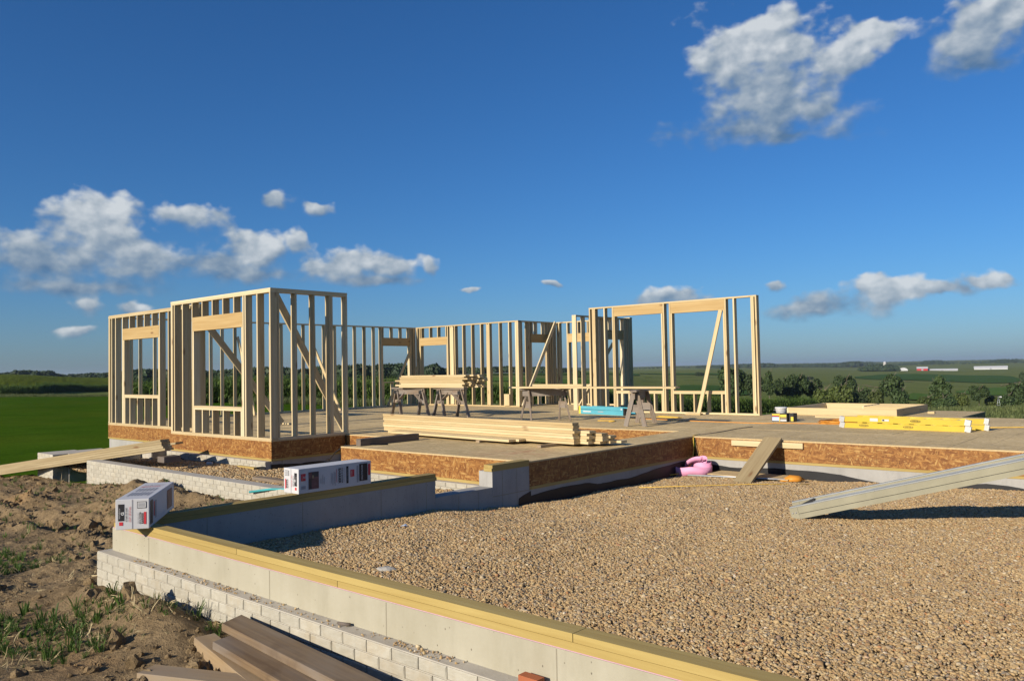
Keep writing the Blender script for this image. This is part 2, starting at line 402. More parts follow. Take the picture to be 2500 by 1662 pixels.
def osb(name, cols, plane, k=1.0, stamp=True):
    m, t, b = newmat(name, 0.62, 0.3)
    tc = t.node('ShaderNodeNewGeometry').outputs['Position']
    s = t.node('ShaderNodeSeparateXYZ', None, {0: tc})
    a, c_ = {'xz': (0, 2), 'yz': (1, 2), 'xy': (0, 1)}[plane]
    p = t.node('ShaderNodeCombineXYZ', None, {0: s.outputs[a], 1: s.outputs[c_], 2: 0.0}).outputs[0]
    sh, ed = osb_layers(t, p, k)
    c = t.ramp(sh, [(0.0, cols[0]), (0.35, cols[1]), (0.7, cols[2]), (1.0, cols[3])])
    c = t.mix(t.ramp(ed, [(0.25, 0.0), (0.75, 0.55)]), c, cols[0])
    fine = t.noise(p, 60.0, 4, 0.6)
    c = t.mix(1.0, c, t.ramp(fine, [(0.3, 0.78), (0.7, 1.12)]), 'MULTIPLY')
    if stamp:                       # grade stamps printed on the rim boards in black ink
        u = t.math('FRACT', t.math('MULTIPLY', s.outputs[a], 0.41))
        inx = t.math('MULTIPLY', t.math('GREATER_THAN', u, 0.32), t.math('LESS_THAN', u, 0.80))
        z1 = t.math('MULTIPLY', t.math('LESS_THAN', s.outputs[2], -0.215), t.math('GREATER_THAN', s.outputs[2], -0.285))
        txt = t.math('GREATER_THAN', t.noise(t.mapping(p, sc=(55.0, 120.0, 1.0)), 1.0, 1, 0.5), 0.56)
        ln = t.math('LESS_THAN', t.math('ABSOLUTE', t.math('SUBTRACT', t.math('FRACT', t.math('MULTIPLY', s.outputs[2], 30.0)), 0.5)), 0.22)
        f = t.math('MULTIPLY', t.math('MULTIPLY', inx, z1), t.math('MULTIPLY', txt, ln))
        c = t.mix(t.math('MULTIPLY', f, 0.75), c, (0.035, 0.02, 0.012))
    t.set(b, 'Base Color', c)
    bump(t, b, sh, 0.25, 0.004)
    return m
rim_cols = [(0.165, 0.062, 0.015), (0.265, 0.115, 0.028), (0.355, 0.172, 0.044), (0.45, 0.265, 0.085)]
M['osb_x'] = osb('strand board rim', rim_cols, 'xz')
M['osb_y'] = osb('strand board rim, side', rim_cols, 'yz')
def subfloor():
    m, t, b = newmat('strand board subfloor', 0.75, 0.2)
    pos = t.node('ShaderNodeNewGeometry').outputs['Position']
    s = t.node('ShaderNodeSeparateXYZ', None, {0: pos})
    sh, ed = osb_layers(t, pos, 0.8)
    c = t.ramp(sh, [(0.0, (0.47, 0.345, 0.165)), (0.5, (0.57, 0.43, 0.215)), (1.0, (0.66, 0.51, 0.275))])
    big = t.noise(pos, 0.7, 5, 0.62)
    c = t.mix(1.0, c, t.ramp(big, [(0.3, 0.80), (0.7, 1.12)]), 'MULTIPLY')
    oi = t.node('ShaderNodeObjectInfo').outputs['Random']
    c = t.mix(1.0, c, t.ramp(oi, [(0.0, 0.90), (1.0, 1.10)]), 'MULTIPLY')
    fx = t.math('ABSOLUTE', t.math('SUBTRACT', t.math('FRACT', t.math('MULTIPLY', s.outputs[0], 1 / 0.406)), 0.5))
    ln = t.math('MULTIPLY', t.math('GREATER_THAN', fx, 0.488), t.ramp(t.noise(pos, 9.0, 3), [(0.4, 0.0), (0.6, 0.6)]))
    c = t.mix(ln, c, (0.13, 0.095, 0.06))
    # red marking dust near the lumber
    dx = t.vmath('DISTANCE', pos, (5.1, 0.75, 0.0))
    red = t.math('MULTIPLY', t.ramp(dx, [(0.0, 0.5), (0.9, 0.0)]), t.ramp(t.noise(pos, 5.0, 4), [(0.42, 0.0), (0.6, 1.0)]))
    c = t.mix(red, c, (0.42, 0.14, 0.08))
    t.set(b, 'Base Color', c)
    bump(t, b, sh, 0.35, 0.004)
    return m
M['subfloor'] = subfloor()
M['subfloor_edge'] = plain('strand board edge', (0.50, 0.375, 0.20), 0.8, 0.2, var=0.2, scale=30)
def concrete(name, c0, c1, holes=0.5, rough=0.85):
    m, t, b = newmat(name, rough, 0.2)
    p = t.node('ShaderNodeNewGeometry').outputs['Position']
    n = t.noise(p, 2.2, 7, 0.65); n2 = t.noise(t.mapping(p, sc=(7, 7, 1.2)), 1.0, 5, 0.6)
    c = t.mix(t.ramp(t.math('ADD', t.math('MULTIPLY', n, 0.6), t.math('MULTIPLY', n2, 0.4)), [(0.35, 0.0), (0.65, 1.0)]), c0, c1)
    v = t.node('ShaderNodeTexVoronoi', {'feature': 'F1'}, {'Vector': t.mapping(p, sc=(1.4, 1.4, 1.0)), 'Scale': 24.0})
    sel = t.math('GREATER_THAN', t.node('ShaderNodeSeparateXYZ', None, {0: v.outputs['Color']}).outputs[0], 0.78)
    hole = t.math('MULTIPLY', t.ramp(v.outputs['Distance'], [(0.08, 1.0), (0.16, 0.0)]), sel)
    c = t.mix(t.math('MULTIPLY', hole, holes), c, (0.10, 0.085, 0.06))
    st = t.ramp(t.noise(t.mapping(p, sc=(3.0, 3.0, 0.5)), 1.5, 5, 0.7), [(0.55, 0.0), (0.78, 0.35)])
    c = t.mix(st, c, tuple(0.55 * q for q in c0))
    t.set(b, 'Base Color', c)
    bump(t, b, t.math('SUBTRACT', t.noise(p, 45, 4), hole), 0.35, 0.004)
    return m
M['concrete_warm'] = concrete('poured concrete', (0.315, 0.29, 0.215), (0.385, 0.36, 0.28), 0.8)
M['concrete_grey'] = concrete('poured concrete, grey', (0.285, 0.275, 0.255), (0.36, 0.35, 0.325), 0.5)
M['concrete_top'] = concrete('concrete ledge top', (0.36, 0.33, 0.28), (0.45, 0.42, 0.36), 0.3)
M['seam'] = plain('form seam', (0.27, 0.245, 0.185), 0.9, 0.1)
def brick():
    m, t, b = newmat('brick-form concrete', 0.85, 0.2)
    p = t.node('ShaderNodeNewGeometry').outputs['Position']
    oi = t.node('ShaderNodeObjectInfo').outputs['Random']
    n = t.noise(p, 14, 6, 0.65)
    c = t.mix(t.ramp(n, [(0.3, 0.0), (0.7, 1.0)]), (0.345, 0.32, 0.255), (0.43, 0.405, 0.335))
    c = t.mix(1.0, c, t.ramp(oi, [(0.0, 0.9), (1.0, 1.06)]), 'MULTIPLY')
    dirt = t.ramp(t.noise(p, 4.0, 6, 0.7), [(0.52, 0.0), (0.75, 0.45)])
    c = t.mix(dirt, c, (0.36, 0.275, 0.16))
    t.set(b, 'Base Color', c)
    bump(t, b, t.noise(t.mapping(p, sc=(26, 26, 60)), 1.0, 5, 0.7), 0.55, 0.006)
    return m
M['brick'] = brick()
M['mortar'] = plain('recessed joint', (0.28, 0.25, 0.19), 0.9, 0.1, var=0.2, scale=12)
M['tar'] = plain('black damp-proofing', (0.012, 0.012, 0.013), 0.55, 0.35, var=0.35, scale=4)
M['foam_line'] = plain('pink sill foam', (0.50, 0.30, 0.36), 0.7, 0.2)
def stone_mat():
    m, t, b = newmat('river gravel', 0.75, 0.25)
    oi = t.node('ShaderNodeObjectInfo').outputs['Random']
    tc = t.node('ShaderNodeTexCoord').outputs['Object']
    c = t.ramp(oi, [(0.0, (0.25, 0.155, 0.075)), (0.16, (0.36, 0.24, 0.115)), (0.36, (0.43, 0.30, 0.15)), (0.55, (0.385, 0.27, 0.135)),
                    (0.70, (0.48, 0.36, 0.19)), (0.82, (0.30, 0.225, 0.145)), (0.89, (0.54, 0.44, 0.28)), (0.95, (0.20, 0.165, 0.13)), (0.98, (0.40, 0.19, 0.075)), (1.0, (0.60, 0.53, 0.40))])
    n = t.noise(tc, 55, 4, 0.6)
    c = t.mix(1.0, c, t.ramp(n, [(0.3, 0.75), (0.7, 1.15)]), 'MULTIPLY')
    t.set(b, 'Base Color', c)
    return m
M['stone'] = stone_mat()
def gravel_bed():
    m, t, b = newmat('gravel bed', 0.85, 0.15)
    p = t.node('ShaderNodeNewGeometry').outputs['Position']
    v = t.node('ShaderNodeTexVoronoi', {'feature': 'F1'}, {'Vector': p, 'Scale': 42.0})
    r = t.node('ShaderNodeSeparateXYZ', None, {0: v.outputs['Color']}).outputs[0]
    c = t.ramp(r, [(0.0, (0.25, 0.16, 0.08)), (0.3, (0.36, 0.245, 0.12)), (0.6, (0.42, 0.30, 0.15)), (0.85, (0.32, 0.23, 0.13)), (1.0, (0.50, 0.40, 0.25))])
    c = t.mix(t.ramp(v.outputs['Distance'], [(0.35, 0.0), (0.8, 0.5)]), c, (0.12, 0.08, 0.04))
    t.set(b, 'Base Color', c)
    bump(t, b, t.math('SUBTRACT', 1.0, v.outputs['Distance']), 0.8, 0.02)
    return m
M['gravel'] = gravel_bed()
def soil():
    m, t, b = newmat('bare soil', 0.92, 0.1)
    p = t.node('ShaderNodeNewGeometry').outputs['Position']
    n = t.noise(p, 1.3, 8, 0.65); n2 = t.noise(p, 14, 7, 0.7)
    c = t.mix(t.ramp(n, [(0.35, 0.0), (0.65, 1.0)]), (0.215, 0.152, 0.082), (0.31, 0.225, 0.125))
    c = t.mix(1.0, c, t.ramp(n2, [(0.3, 0.62), (0.7, 1.2)]), 'MULTIPLY')
    c = t.mix(t.ramp(t.noise(p, 0.8, 5, 0.6), [(0.55, 0.0), (0.7, 0.6)]), c, (0.34, 0.21, 0.10))
    t.set(b, 'Base Color', c)
    bump(t, b, t.math('ADD', t.noise(p, 22, 8, 0.75), t.math('MULTIPLY', t.noise(p, 70, 4, 0.6), 0.4)), 0.9, 0.035)
    return m
M['soil'] = soil()
def leafy(name, c0, c1, scale=1.0, trans=0.35, rough=0.6, rndmix=0.25):
    m = bpy.data.materials.new(name); m.use_nodes = True; t = NT(m.node_tree); t.n.clear()
    p = t.node('ShaderNodeNewGeometry').outputs['Position']
    oi = t.node('ShaderNodeObjectInfo').outputs['Random']
    n = t.noise(p, scale, 4, 0.6)
    c = t.mix(t.ramp(n, [(0.3, 0.0), (0.7, 1.0)]), c0, c1)
    c = t.mix(1.0, c, t.ramp(oi, [(0.0, 1 - rndmix), (1.0, 1 + rndmix)]), 'MULTIPLY')
    d = t.node('ShaderNodeBsdfPrincipled', None, {'Base Color': c, 'Roughness': rough, 'Specular IOR Level': 0.25})
    tr = t.node('ShaderNodeBsdfTranslucent', None, {'Color': c})
    mx = t.node('ShaderNodeMixShader', None, {0: trans, 1: d.outputs[0], 2: tr.outputs[0]})
    t.node('ShaderNodeOutputMaterial', None, {0: mx.outputs[0]})
    return m
M['leaf_dark'] = leafy('tree foliage', (0.032, 0.055, 0.018), (0.062, 0.095, 0.030), 0.5, 0.2)
M['leaf_yellow'] = leafy('yellow green foliage', (0.055, 0.080, 0.018), (0.100, 0.125, 0.030), 0.5, 0.2)
M['leaf_far'] = leafy('far foliage', (0.028, 0.050, 0.024), (0.048, 0.075, 0.032), 0.05, 0.15)
M['bark'] = plain('bark', (0.16, 0.13, 0.10), 0.9, 0.1, var=0.3, scale=3)
M['corn'] = leafy('corn leaves', (0.062, 0.115, 0.018), (0.105, 0.160, 0.030), 0.6, 0.25)
M['blade'] = leafy('grass blades', (0.050, 0.105, 0.018), (0.110, 0.170, 0.035), 3.0, 0.35)
M['straw'] = leafy('dry straw', (0.40, 0.32, 0.17), (0.52, 0.43, 0.25), 3.0, 0.2)
M['rough_grass'] = leafy('rough verge grass', (0.10, 0.135, 0.04), (0.165, 0.185, 0.07), 2.0, 0.3)
def turf(name, c0, c1, c2, s1=0.35, s2=6.0, bm=0.6, bd=0.05):
    m, t, b = newmat(name, 1.0, 0.0)
    p = t.node('ShaderNodeNewGeometry').outputs['Position']
    n = t.noise(p, s1, 6, 0.62); n2 = t.noise(p, s2, 6, 0.7)
    c = t.mix(t.ramp(n, [(0.35, 0.0), (0.65, 1.0)]), c0, c1)
    c = t.mix(t.ramp(t.noise(p, s1 * 0.23, 3, 0.5), [(0.5, 0.0), (0.75, 0.6)]), c, c2)
    c = t.mix(1.0, c, t.ramp(n2, [(0.3, 0.68), (0.7, 1.25)]), 'MULTIPLY')
    t.set(b, 'Base Color', c)
    bump(t, b, n2, bm, bd)
    return m
M['lawn'] = turf('lawn', (0.036, 0.082, 0.006), (0.052, 0.104, 0.008), (0.075, 0.104, 0.010), 0.45, 9.0)
M['pasture'] = turf('pasture', (0.120, 0.150, 0.045), (0.150, 0.175, 0.055), (0.105, 0.130, 0.036), 0.03, 0.6, 0.5, 0.5)
M['field_dark'] = turf('bean field', (0.044, 0.092, 0.024), (0.056, 0.108, 0.028), (0.048, 0.095, 0.026), 0.02, 0.5, 0.5, 0.5)
M['field_bright'] = turf('hay field', (0.070, 0.135, 0.028), (0.088, 0.150, 0.034), (0.100, 0.150, 0.038), 0.02, 0.5, 0.4, 0.4)
M['field_corn'] = turf('corn canopy', (0.080, 0.110, 0.014), (0.105, 0.135, 0.020), (0.115, 0.130, 0.024), 0.08, 1.6, 1.0, 0.8)
M['track'] = plain('earth track', (0.30, 0.21, 0.12), 0.9, 0.1, var=0.2, scale=0.3)
M['card'] = plain('white carton', (0.50, 0.50, 0.51), 0.55, 0.3, var=0.04, scale=5)
M['ink_black'] = plain('black ink', (0.022, 0.020, 0.022), 0.5, 0.3)
M['ink_grey'] = plain('grey ink', (0.30, 0.30, 0.32), 0.6, 0.3)
M['ink_red'] = plain('red ink', (0.50, 0.035, 0.045), 0.55, 0.3)
M['ink_white'] = plain('white print', (0.50, 0.50, 0.50), 0.55, 0.3)
M['photo_brown'] = plain('printed picture', (0.135, 0.065, 0.065), 0.55, 0.3, var=0.5, scale=14)
M['photo_dark'] = plain('printed picture dark', (0.045, 0.040, 0.040), 0.55, 0.3, var=0.5, scale=20)
M['yellow'] = plain('yellow fibreglass', (0.50, 0.36, 0.03), 0.4, 0.45, var=0.08, scale=4)
M['blue'] = plain('blue fibreglass', (0.085, 0.335, 0.42), 0.45, 0.4, var=0.1, scale=4)
M['alu'] = plain('aluminium', (0.56, 0.56, 0.55), 0.38, 0.5, metal=0.75, var=0.1, scale=8)
M['alu_dull'] = plain('worn aluminium', (0.285, 0.265, 0.185), 0.6, 0.3, metal=0.0, var=0.16, scale=3)
M['alu_deck'] = plain('worn aluminium deck', (0.30, 0.31, 0.30), 0.5, 0.35, metal=0.1, var=0.18, scale=3)
M['black'] = plain('black plastic', (0.015, 0.015, 0.016), 0.5, 0.35)
M['pink'] = plain('pink foam roll', (0.72, 0.33, 0.50), 0.6, 0.3, var=0.06, scale=5)
M['orange'] = plain('orange cord', (0.62, 0.26, 0.035), 0.5, 0.3)
M['yellow_cord'] = plain('yellow cord', (0.62, 0.40, 0.07), 0.55, 0.3)
M['teal'] = plain('teal strap', (0.06, 0.33, 0.34), 0.5, 0.3)
M['white_plastic'] = plain('white plastic', (0.50, 0.50, 0.49), 0.4, 0.4, var=0.04)
M['label_yellow'] = plain('printed carton yellow', (0.62, 0.48, 0.06), 0.5, 0.3)
M['label_blue'] = plain('printed carton pale blue', (0.42, 0.50, 0.64), 0.5, 0.3)
M['red_paint'] = plain('red barn paint', (0.42, 0.03, 0.035), 0.7, 0.2)
M['white_metal'] = plain('white metal roof', (0.46, 0.47, 0.48), 0.5, 0.3, var=0.05, scale=0.4)
M['silo'] = plain('silo concrete', (0.42, 0.41, 0.38), 0.8, 0.2, var=0.15, scale=0.6)
M['galv'] = plain('galvanised steel', (0.50, 0.53, 0.56), 0.5, 0.4, metal=0.4)
# ------------------------------------------------------------------ terrain: rolling farmland round the building site
# (picture column of the direction, [(distance in m, height in m) ...])
PROF = [
 (-700, [(20,-1.0),(40,-1.2),(70,-1.45),(110,-1.7),(150,-2.1),(175,-2.3),(300,-0.6),(420,1.0),(520,1.6),(700,0),(1200,-10),(3000,-25),(12000,-40)]),
 (0,    [(20,-1.0),(40,-1.2),(70,-1.45),(110,-1.7),(150,-2.1),(175,-2.25),(300,-0.6),(420,1.2),(520,2.2),(700,0),(1200,-10),(3000,-25),(12000,-40)]),
 (265,  [(20,-0.95),(40,-1.2),(70,-1.6),(120,-2.2),(200,-3.0),(245,-3.4),(350,-2.6),(500,-0.8),(700,-3),(1200,-12),(3000,-20),(12000,-40)]),
 (600,  [(20,-0.9),(40,-1.1),(60,-1.25),(75,-1.35),(120,-1.5),(200,-2.4),(350,-6),(600,-8),(1200,-14),(3000,-20),(12000,-40)]),
 (1000, [(20,-0.9),(40,-1.3),(60,-1.6),(75,-1.8),(120,-2.2),(200,-3.0),(350,-2.6),(500,-2.3),(650,-2.0),(800,-5),(1500,-12),(3000,-20),(12000,-40)]),
 (1250, [(20,-0.9),(40,-1.5),(60,-2.0),(75,-2.3),(120,-3.2),(200,-3.6),(300,-3.4),(500,-3.0),(700,-2.5),(820,-2.2),(1000,-6),(2000,-14),(12000,-30)]),
 (1420, [(20,-0.95),(40,-1.7),(60,-2.3),(75,-2.6),(130,-4.5),(200,-5.5),(300,-5.5),(500,-4.6),(800,-3.8),(1100,-3.5),(1600,-9),(3000,-8),(5000,2),(12000,-20)]),
 (1650, [(20,-1.0),(50,-2.4),(90,-4.0),(130,-5.9),(180,-7.0),(230,-8.5),(350,-10),(600,-10.5),(900,-9.5),(1300,-8),(1700,-7),(2500,-10),(3500,-1),(5000,4),(12000,-10)]),
 (1880, [(20,-1.0),(50,-2.5),(90,-4.3),(130,-6.5),(200,-9),(250,-10.5),(400,-13),(700,-14),(1100,-12.5),(1500,-10.5),(1900,-9),(2600,-12),(3500,-2),(5000,5),(12000,-5)]),
 (2150, [(20,-0.95),(40,-1.6),(80,-3.5),(130,-6.5),(220,-10.5),(300,-13),(450,-16),(700,-18),(1000,-18.5),(1400,-16),(1700,-15),(2300,-21),(3500,-6),(5500,5),(12000,0)]),
 (2400, [(20,-0.95),(40,-1.6),(80,-3.6),(130,-7),(220,-11.5),(300,-15),(450,-19),(600,-21),(900,-22),(1300,-20),(1700,-16),(2300,-19),(3500,-4),(5500,6),(12000,0)]),
 (3000, [(20,-0.95),(40,-1.6),(80,-3.6),(130,-7),(220,-11.5),(300,-15),(450,-19),(600,-21),(900,-22),(1300,-20),(1700,-16),(2300,-19),(3500,-4),(5500,6),(12000,0)])]
_pxs = np.array([p for p, _ in PROF], float)
_lt = np.linspace(math.log(20), math.log(12000), 400)
_tabz = np.array([np.interp(_lt, [math.log(a) for a, b in pr], [b for a, b in pr]) for _, pr in PROF])
for _ in range(3): _tabz[:, 2:-2] = (_tabz[:, :-4] + _tabz[:, 1:-3] + _tabz[:, 2:-2] * 2 + _tabz[:, 3:-1] + _tabz[:, 4:]) / 6.0
def terrain_pt(px, t):
    """height for picture column px and depth t (arrays)"""
    px = np.clip(px, _pxs[0], _pxs[-1]); t = np.maximum(t, 20.0)
    i = np.clip(np.searchsorted(_pxs, px) - 1, 0, len(_pxs) - 2)
    f = (px - _pxs[i]) / (_pxs[i + 1] - _pxs[i]); f = f * f * (3 - 2 * f)
    u = (np.log(t) - _lt[0]) / (_lt[1] - _lt[0]); j = np.clip(np.floor(u).astype(int), 0, len(_lt) - 2); g = np.clip(u - j, 0, 1)
    z = lambda a: _tabz[a, j] * (1 - g) + _tabz[a, j + 1] * g
    return z(i) * (1 - f) + z(i + 1) * f
def near_z(x, y):
    return np.clip(-0.53 + 0.028 * (x - 5.6), -1.0, -0.50) - 0.02 * np.clip(-5.0 - y, 0, 4)
def under_house(x, y):
    a = (x > -3.9) & (y > -1.5) & (y < 9.5) & (x < 14)
    b = (x > 6.2) & (y > -4.5) & (y < 9.5) & (x < 14)
    return np.where(a | b, 0.7, 0.0)
def terrain_xy(x, y):
    dx, dy = x - CAM.x, y - CAM.y
    t = dx * FWD.x + dy * FWD.y; s = dx * RIGHT.x + dy * RIGHT.y
    r = np.hypot(dx, dy)
    ang = np.arctan2(s, t)
    ang = np.clip(ang, -0.95, 0.80)
    tt = np.where(np.abs(np.arctan2(s, t)) < 1.0, np.maximum(t, 0.3 * r), r * 0.6)
    px = 1250 + FPX * np.tan(ang)
    zt = terrain_pt(px, tt)
    w = np.clip((tt - 13.0) / 15.0, 0, 1); w = w * w * (3 - 2 * w)
    z = near_z(x, y) * (1 - w) + zt * w
    return z + fbm(x, y, 0.05, 4) * np.clip(tt - 15, 0, 60) / 60.0 * 0.35
def P_at(px, t):
    d = ground_dir(px)
    x = CAM.x + d.x * t; y = CAM.y + d.y * t
    return Vector((x, y, float(terrain_xy(np.array([x]), np.array([y]))[0])))
angs = np.concatenate([np.linspace(-0.75, 0.75, 330), np.linspace(0.75, 2 * math.pi - 0.75, 60)[1:]])
rads = np.concatenate([np.geomspace(1.2, 30, 70), np.geomspace(30, 12000, 170)[1:]])
AA, RR = np.meshgrid(angs, rads, indexing='ij')
fx = np.hypot(FWD.x, FWD.y); hf = np.array([FWD.x, FWD.y]) / fx; hr = np.array([hf[1], -hf[0]])
XX = CAM.x + RR * (np.cos(AA) * hf[0] + np.sin(AA) * hr[0]); YY = CAM.y + RR * (np.cos(AA) * hf[1] + np.sin(AA) * hr[1])
ZZ = terrain_xy(XX, YY) - 0.05 - under_house(XX, YY)
# ground sheet, in two pieces of setting: lawn near the house, pasture beyond
def ring(name, i0, i1, mat, lift=0.0):
    co = np.stack([XX[:, i0:i1], YY[:, i0:i1], ZZ[:, i0:i1] + lift], -1).reshape(-1, 3).astype(np.float32)
    return tag(grid_mesh(name, co, XX.shape[0], i1 - i0, mat), kind='structure')
k_l = int(np.searchsorted(rads, 165.0))
lawn = ring('lawn', 0, k_l + 1, M['lawn'])
hills = ring('pasture_hills', k_l, len(rads), M['pasture'])
def drape(name, cols, mat, lift=0.25, n=90, m=10, kind='structure'):
    """field laid over the terrain between near and far distances along picture columns"""
    cols = np.array(cols, float); px = np.linspace(cols[0, 0], cols[-1, 0], n)
    t0 = np.interp(px, cols[:, 0], cols[:, 1]); t1 = np.interp(px, cols[:, 0], cols[:, 2])
    s = np.linspace(0, 1, m)
    PX = px[:, None] + 0 * s; T = t0[:, None] * (t1 / t0)[:, None] ** s
    D = np.array([[ground_dir(p).x, ground_dir(p).y] for p in px])
    x = CAM.x + D[:, 0:1] * T; y = CAM.y + D[:, 1:2] * T
    z = terrain_xy(x, y) + lift
    co = np.stack([x, y, z], -1).reshape(-1, 3).astype(np.float32)
    return tag(grid_mesh(name, co, n, m, mat), kind=kind)
# striped farmland
drape('bean_field', [(2085,980,1060),(2150,900,1200),(2230,880,1250),(2330,860,1200),(2420,800,1150),(2470,800,1080),(2490,850,950)], M['field_dark'], 0.5)
drape('bean_field', [(1600,330,420),(1660,300,470),(1740,300,500),(1800,330,480),(1850,380,430)], M['field_dark'], 0.35)
drape('hay_field', [(2330,520,560),(2400,470,640),(2470,450,680),(2560,440,680)], M['field_bright'], 0.35)
drape('hay_field', [(2190,330,380),(2230,310,460),(2270,320,440),(2300,340,400)], M['field_bright'], 0.35)
drape('bean_field', [(1560,1000,1040),(1700,950,1120),(1780,1000,1150)], M['field_dark'], 0.5)
drape('hay_field', [(1090,330,380),(1200,300,420),(1330,300,420),(1450,330,400)], M['field_bright'], 0.3)
drape('bean_field', [(1080,560,620),(1250,560,640),(1420,640,760),(1560,800,960)], M['field_dark'], 0.4)
drape('earth_track', [(2070,700,712),(2110,640,652),(2150,560,572),(2190,520,530)], M['track'], 0.5, 40, 3)
drape('earth_track', [(2170,820,850),(2230,800,812)], M['track'], 0.5, 30, 3)
drape('earth_track', [(2440,700,712),(2475,780,792),(2500,860,872)], M['track'], 0.5, 30, 3)
# hedge-dark terrace lines across the pasture
for (cols) in ([(1570,700,712),(1640,760,770),(1740,800,812)], [(1560,560,566),(1640,600,606),(1720,640,646)], [(1960,620,630),(2090,760,770)], [(1060,420,425),(1240,470,476),(1440,520,526)]):
    drape('terrace_strip', cols, M['field_dark'], 0.9, 40, 3)
# ------------------------------------------------------------------ corn
def corn_proto(k):
    r = random.Random(k); V = []; F = []
    h = r.uniform(1.9, 2.2)
    def quad(a, b, w0, w1, side):
        s = side * 0.5; i = len(V)
        V.extend([a - s * w0, a + s * w0, b + s * w1, b - s * w1]); F.append((i, i + 1, i + 2, i + 3))
    for s in (Vector((1, 0, 0)), Vector((0, 1, 0))): quad(Vector((0, 0, 0)), Vector((0, 0, h)), 0.03, 0.02, s)
    for j in range(9):
        z = 0.25 + j * (h - 0.45) / 9.0; a = r.uniform(0, 6.28) if j % 2 == 0 else a + math.pi + r.uniform(-.5, .5)
        d = Vector((math.cos(a), math.sin(a), 0)); sd = Vector((-d.y, d.x, 0)); L = r.uniform(0.5, 0.75)
        p0 = Vector((0, 0, z)); p1 = p0 + d * L * 0.4 + Vector((0, 0, 0.26)); p2 = p0 + d * L * 0.8 + Vector((0, 0, 0.20)); p3 = p0 + d * L + Vector((0, 0, -0.10))
        quad(p0, p1, 0.07, 0.10, sd); quad(p1, p2, 0.10, 0.08, sd); quad(p2, p3, 0.08, 0.01, sd)
    for j in range(4):
        a = j * 1.57 + 0.4; quad(Vector((0, 0, h)), Vector((math.cos(a) * .1, math.sin(a) * .1, h + 0.22)), 0.02, 0.02, Vector((-math.sin(a), math.cos(a), 0)))
    return proto('corn_plant_%d' % k, V, F, M['corn'])
corn_p = [corn_proto(k) for k in range(4)]
def corn_field(name, cols, label, rows, step, slab_h=1.75, n=140):
    cols = np.array(cols, float); px = np.linspace(cols[0, 0], cols[-1, 0], n)
    t0 = np.interp(px, cols[:, 0], cols[:, 1]); t1 = np.interp(px, cols[:, 0], cols[:, 2])
    D = np.array([[ground_dir(p).x, ground_dir(p).y] for p in px])
    m = 26; s = np.linspace(0, 1, m) ** 1.5
    t0s = t0 + rows * 0.5
    T = t0s[:, None] + np.maximum(t1 - t0s, 0.5)[:, None] * s
    x = CAM.x + D[:, 0:1] * T; y = CAM.y + D[:, 1:2] * T
    rs = np.random.RandomState(len(name) + n)
    z = terrain_xy(x, y) + slab_h + rs.uniform(-.18, .22, x.shape) + fbm(x, y, 0.08, 3) * 0.3
    zb = terrain_xy(x[:, :1], y[:, :1]) - 0.1
    co = np.concatenate([np.stack([x[:, :1], y[:, :1], zb], -1), np.stack([x, y, z], -1)], 1).reshape(-1, 3).astype(np.float32)
    o = tag(grid_mesh(name, co, n, m + 1, M['field_corn']), label, 'corn', kind='stuff')
    # standing plants along the open edge, in rows
    P = []
    for r in range(rows):
        u = 0.0
        xs = CAM.x + D[:, 0] * (t0 + r * 0.75); ys = CAM.y + D[:, 1] * (t0 + r * 0.75)
        seg = np.concatenate([[0], np.cumsum(np.hypot(np.diff(xs), np.diff(ys)))])
        q = np.arange(0, seg[-1], step) + rs.uniform(-.06, .06, len(np.arange(0, seg[-1], step)))
        P.append(np.stack([np.interp(q, seg, xs), np.interp(q, seg, ys)], 1) + rs.uniform(-.08, .08, (len(q), 2)))
    P = np.concatenate(P); zz = terrain_xy(P[:, 0], P[:, 1]) - 0.03
    k = len(P)
    sc = scatter(name + '_edge', np.column_stack([P, zz]), np.column_stack([np.zeros(k), np.zeros(k), rs.uniform(0, 6.28, k)]), rs.uniform(0.85, 1.1, k), rs.randint(0, 4, k), corn_p)
    tag(sc, label + ', standing stalks of its open edge', 'corn', kind='stuff')
corn_field('corn_field', [(-420,168,500),(0,170,520),(90,178,515),(150,205,505),(200,228,500),(270,240,490),(340,250,470)], 'corn field on the low hill left of the house', 5, 0.35)
corn_field('corn_field', [(300,70,190),(480,72,200),(700,74,200),(900,75,180),(1080,76,140),(1250,76,122),(1400,80,120),(1490,92,116)], 'tall green corn directly behind the framed walls', 9, 0.22)
corn_field('corn_field', [(1470,104,150),(1600,112,178),(1750,118,178),(1880,124,165),(1990,128,142)], 'patch of corn beyond the right-hand stud wall', 5, 0.28)
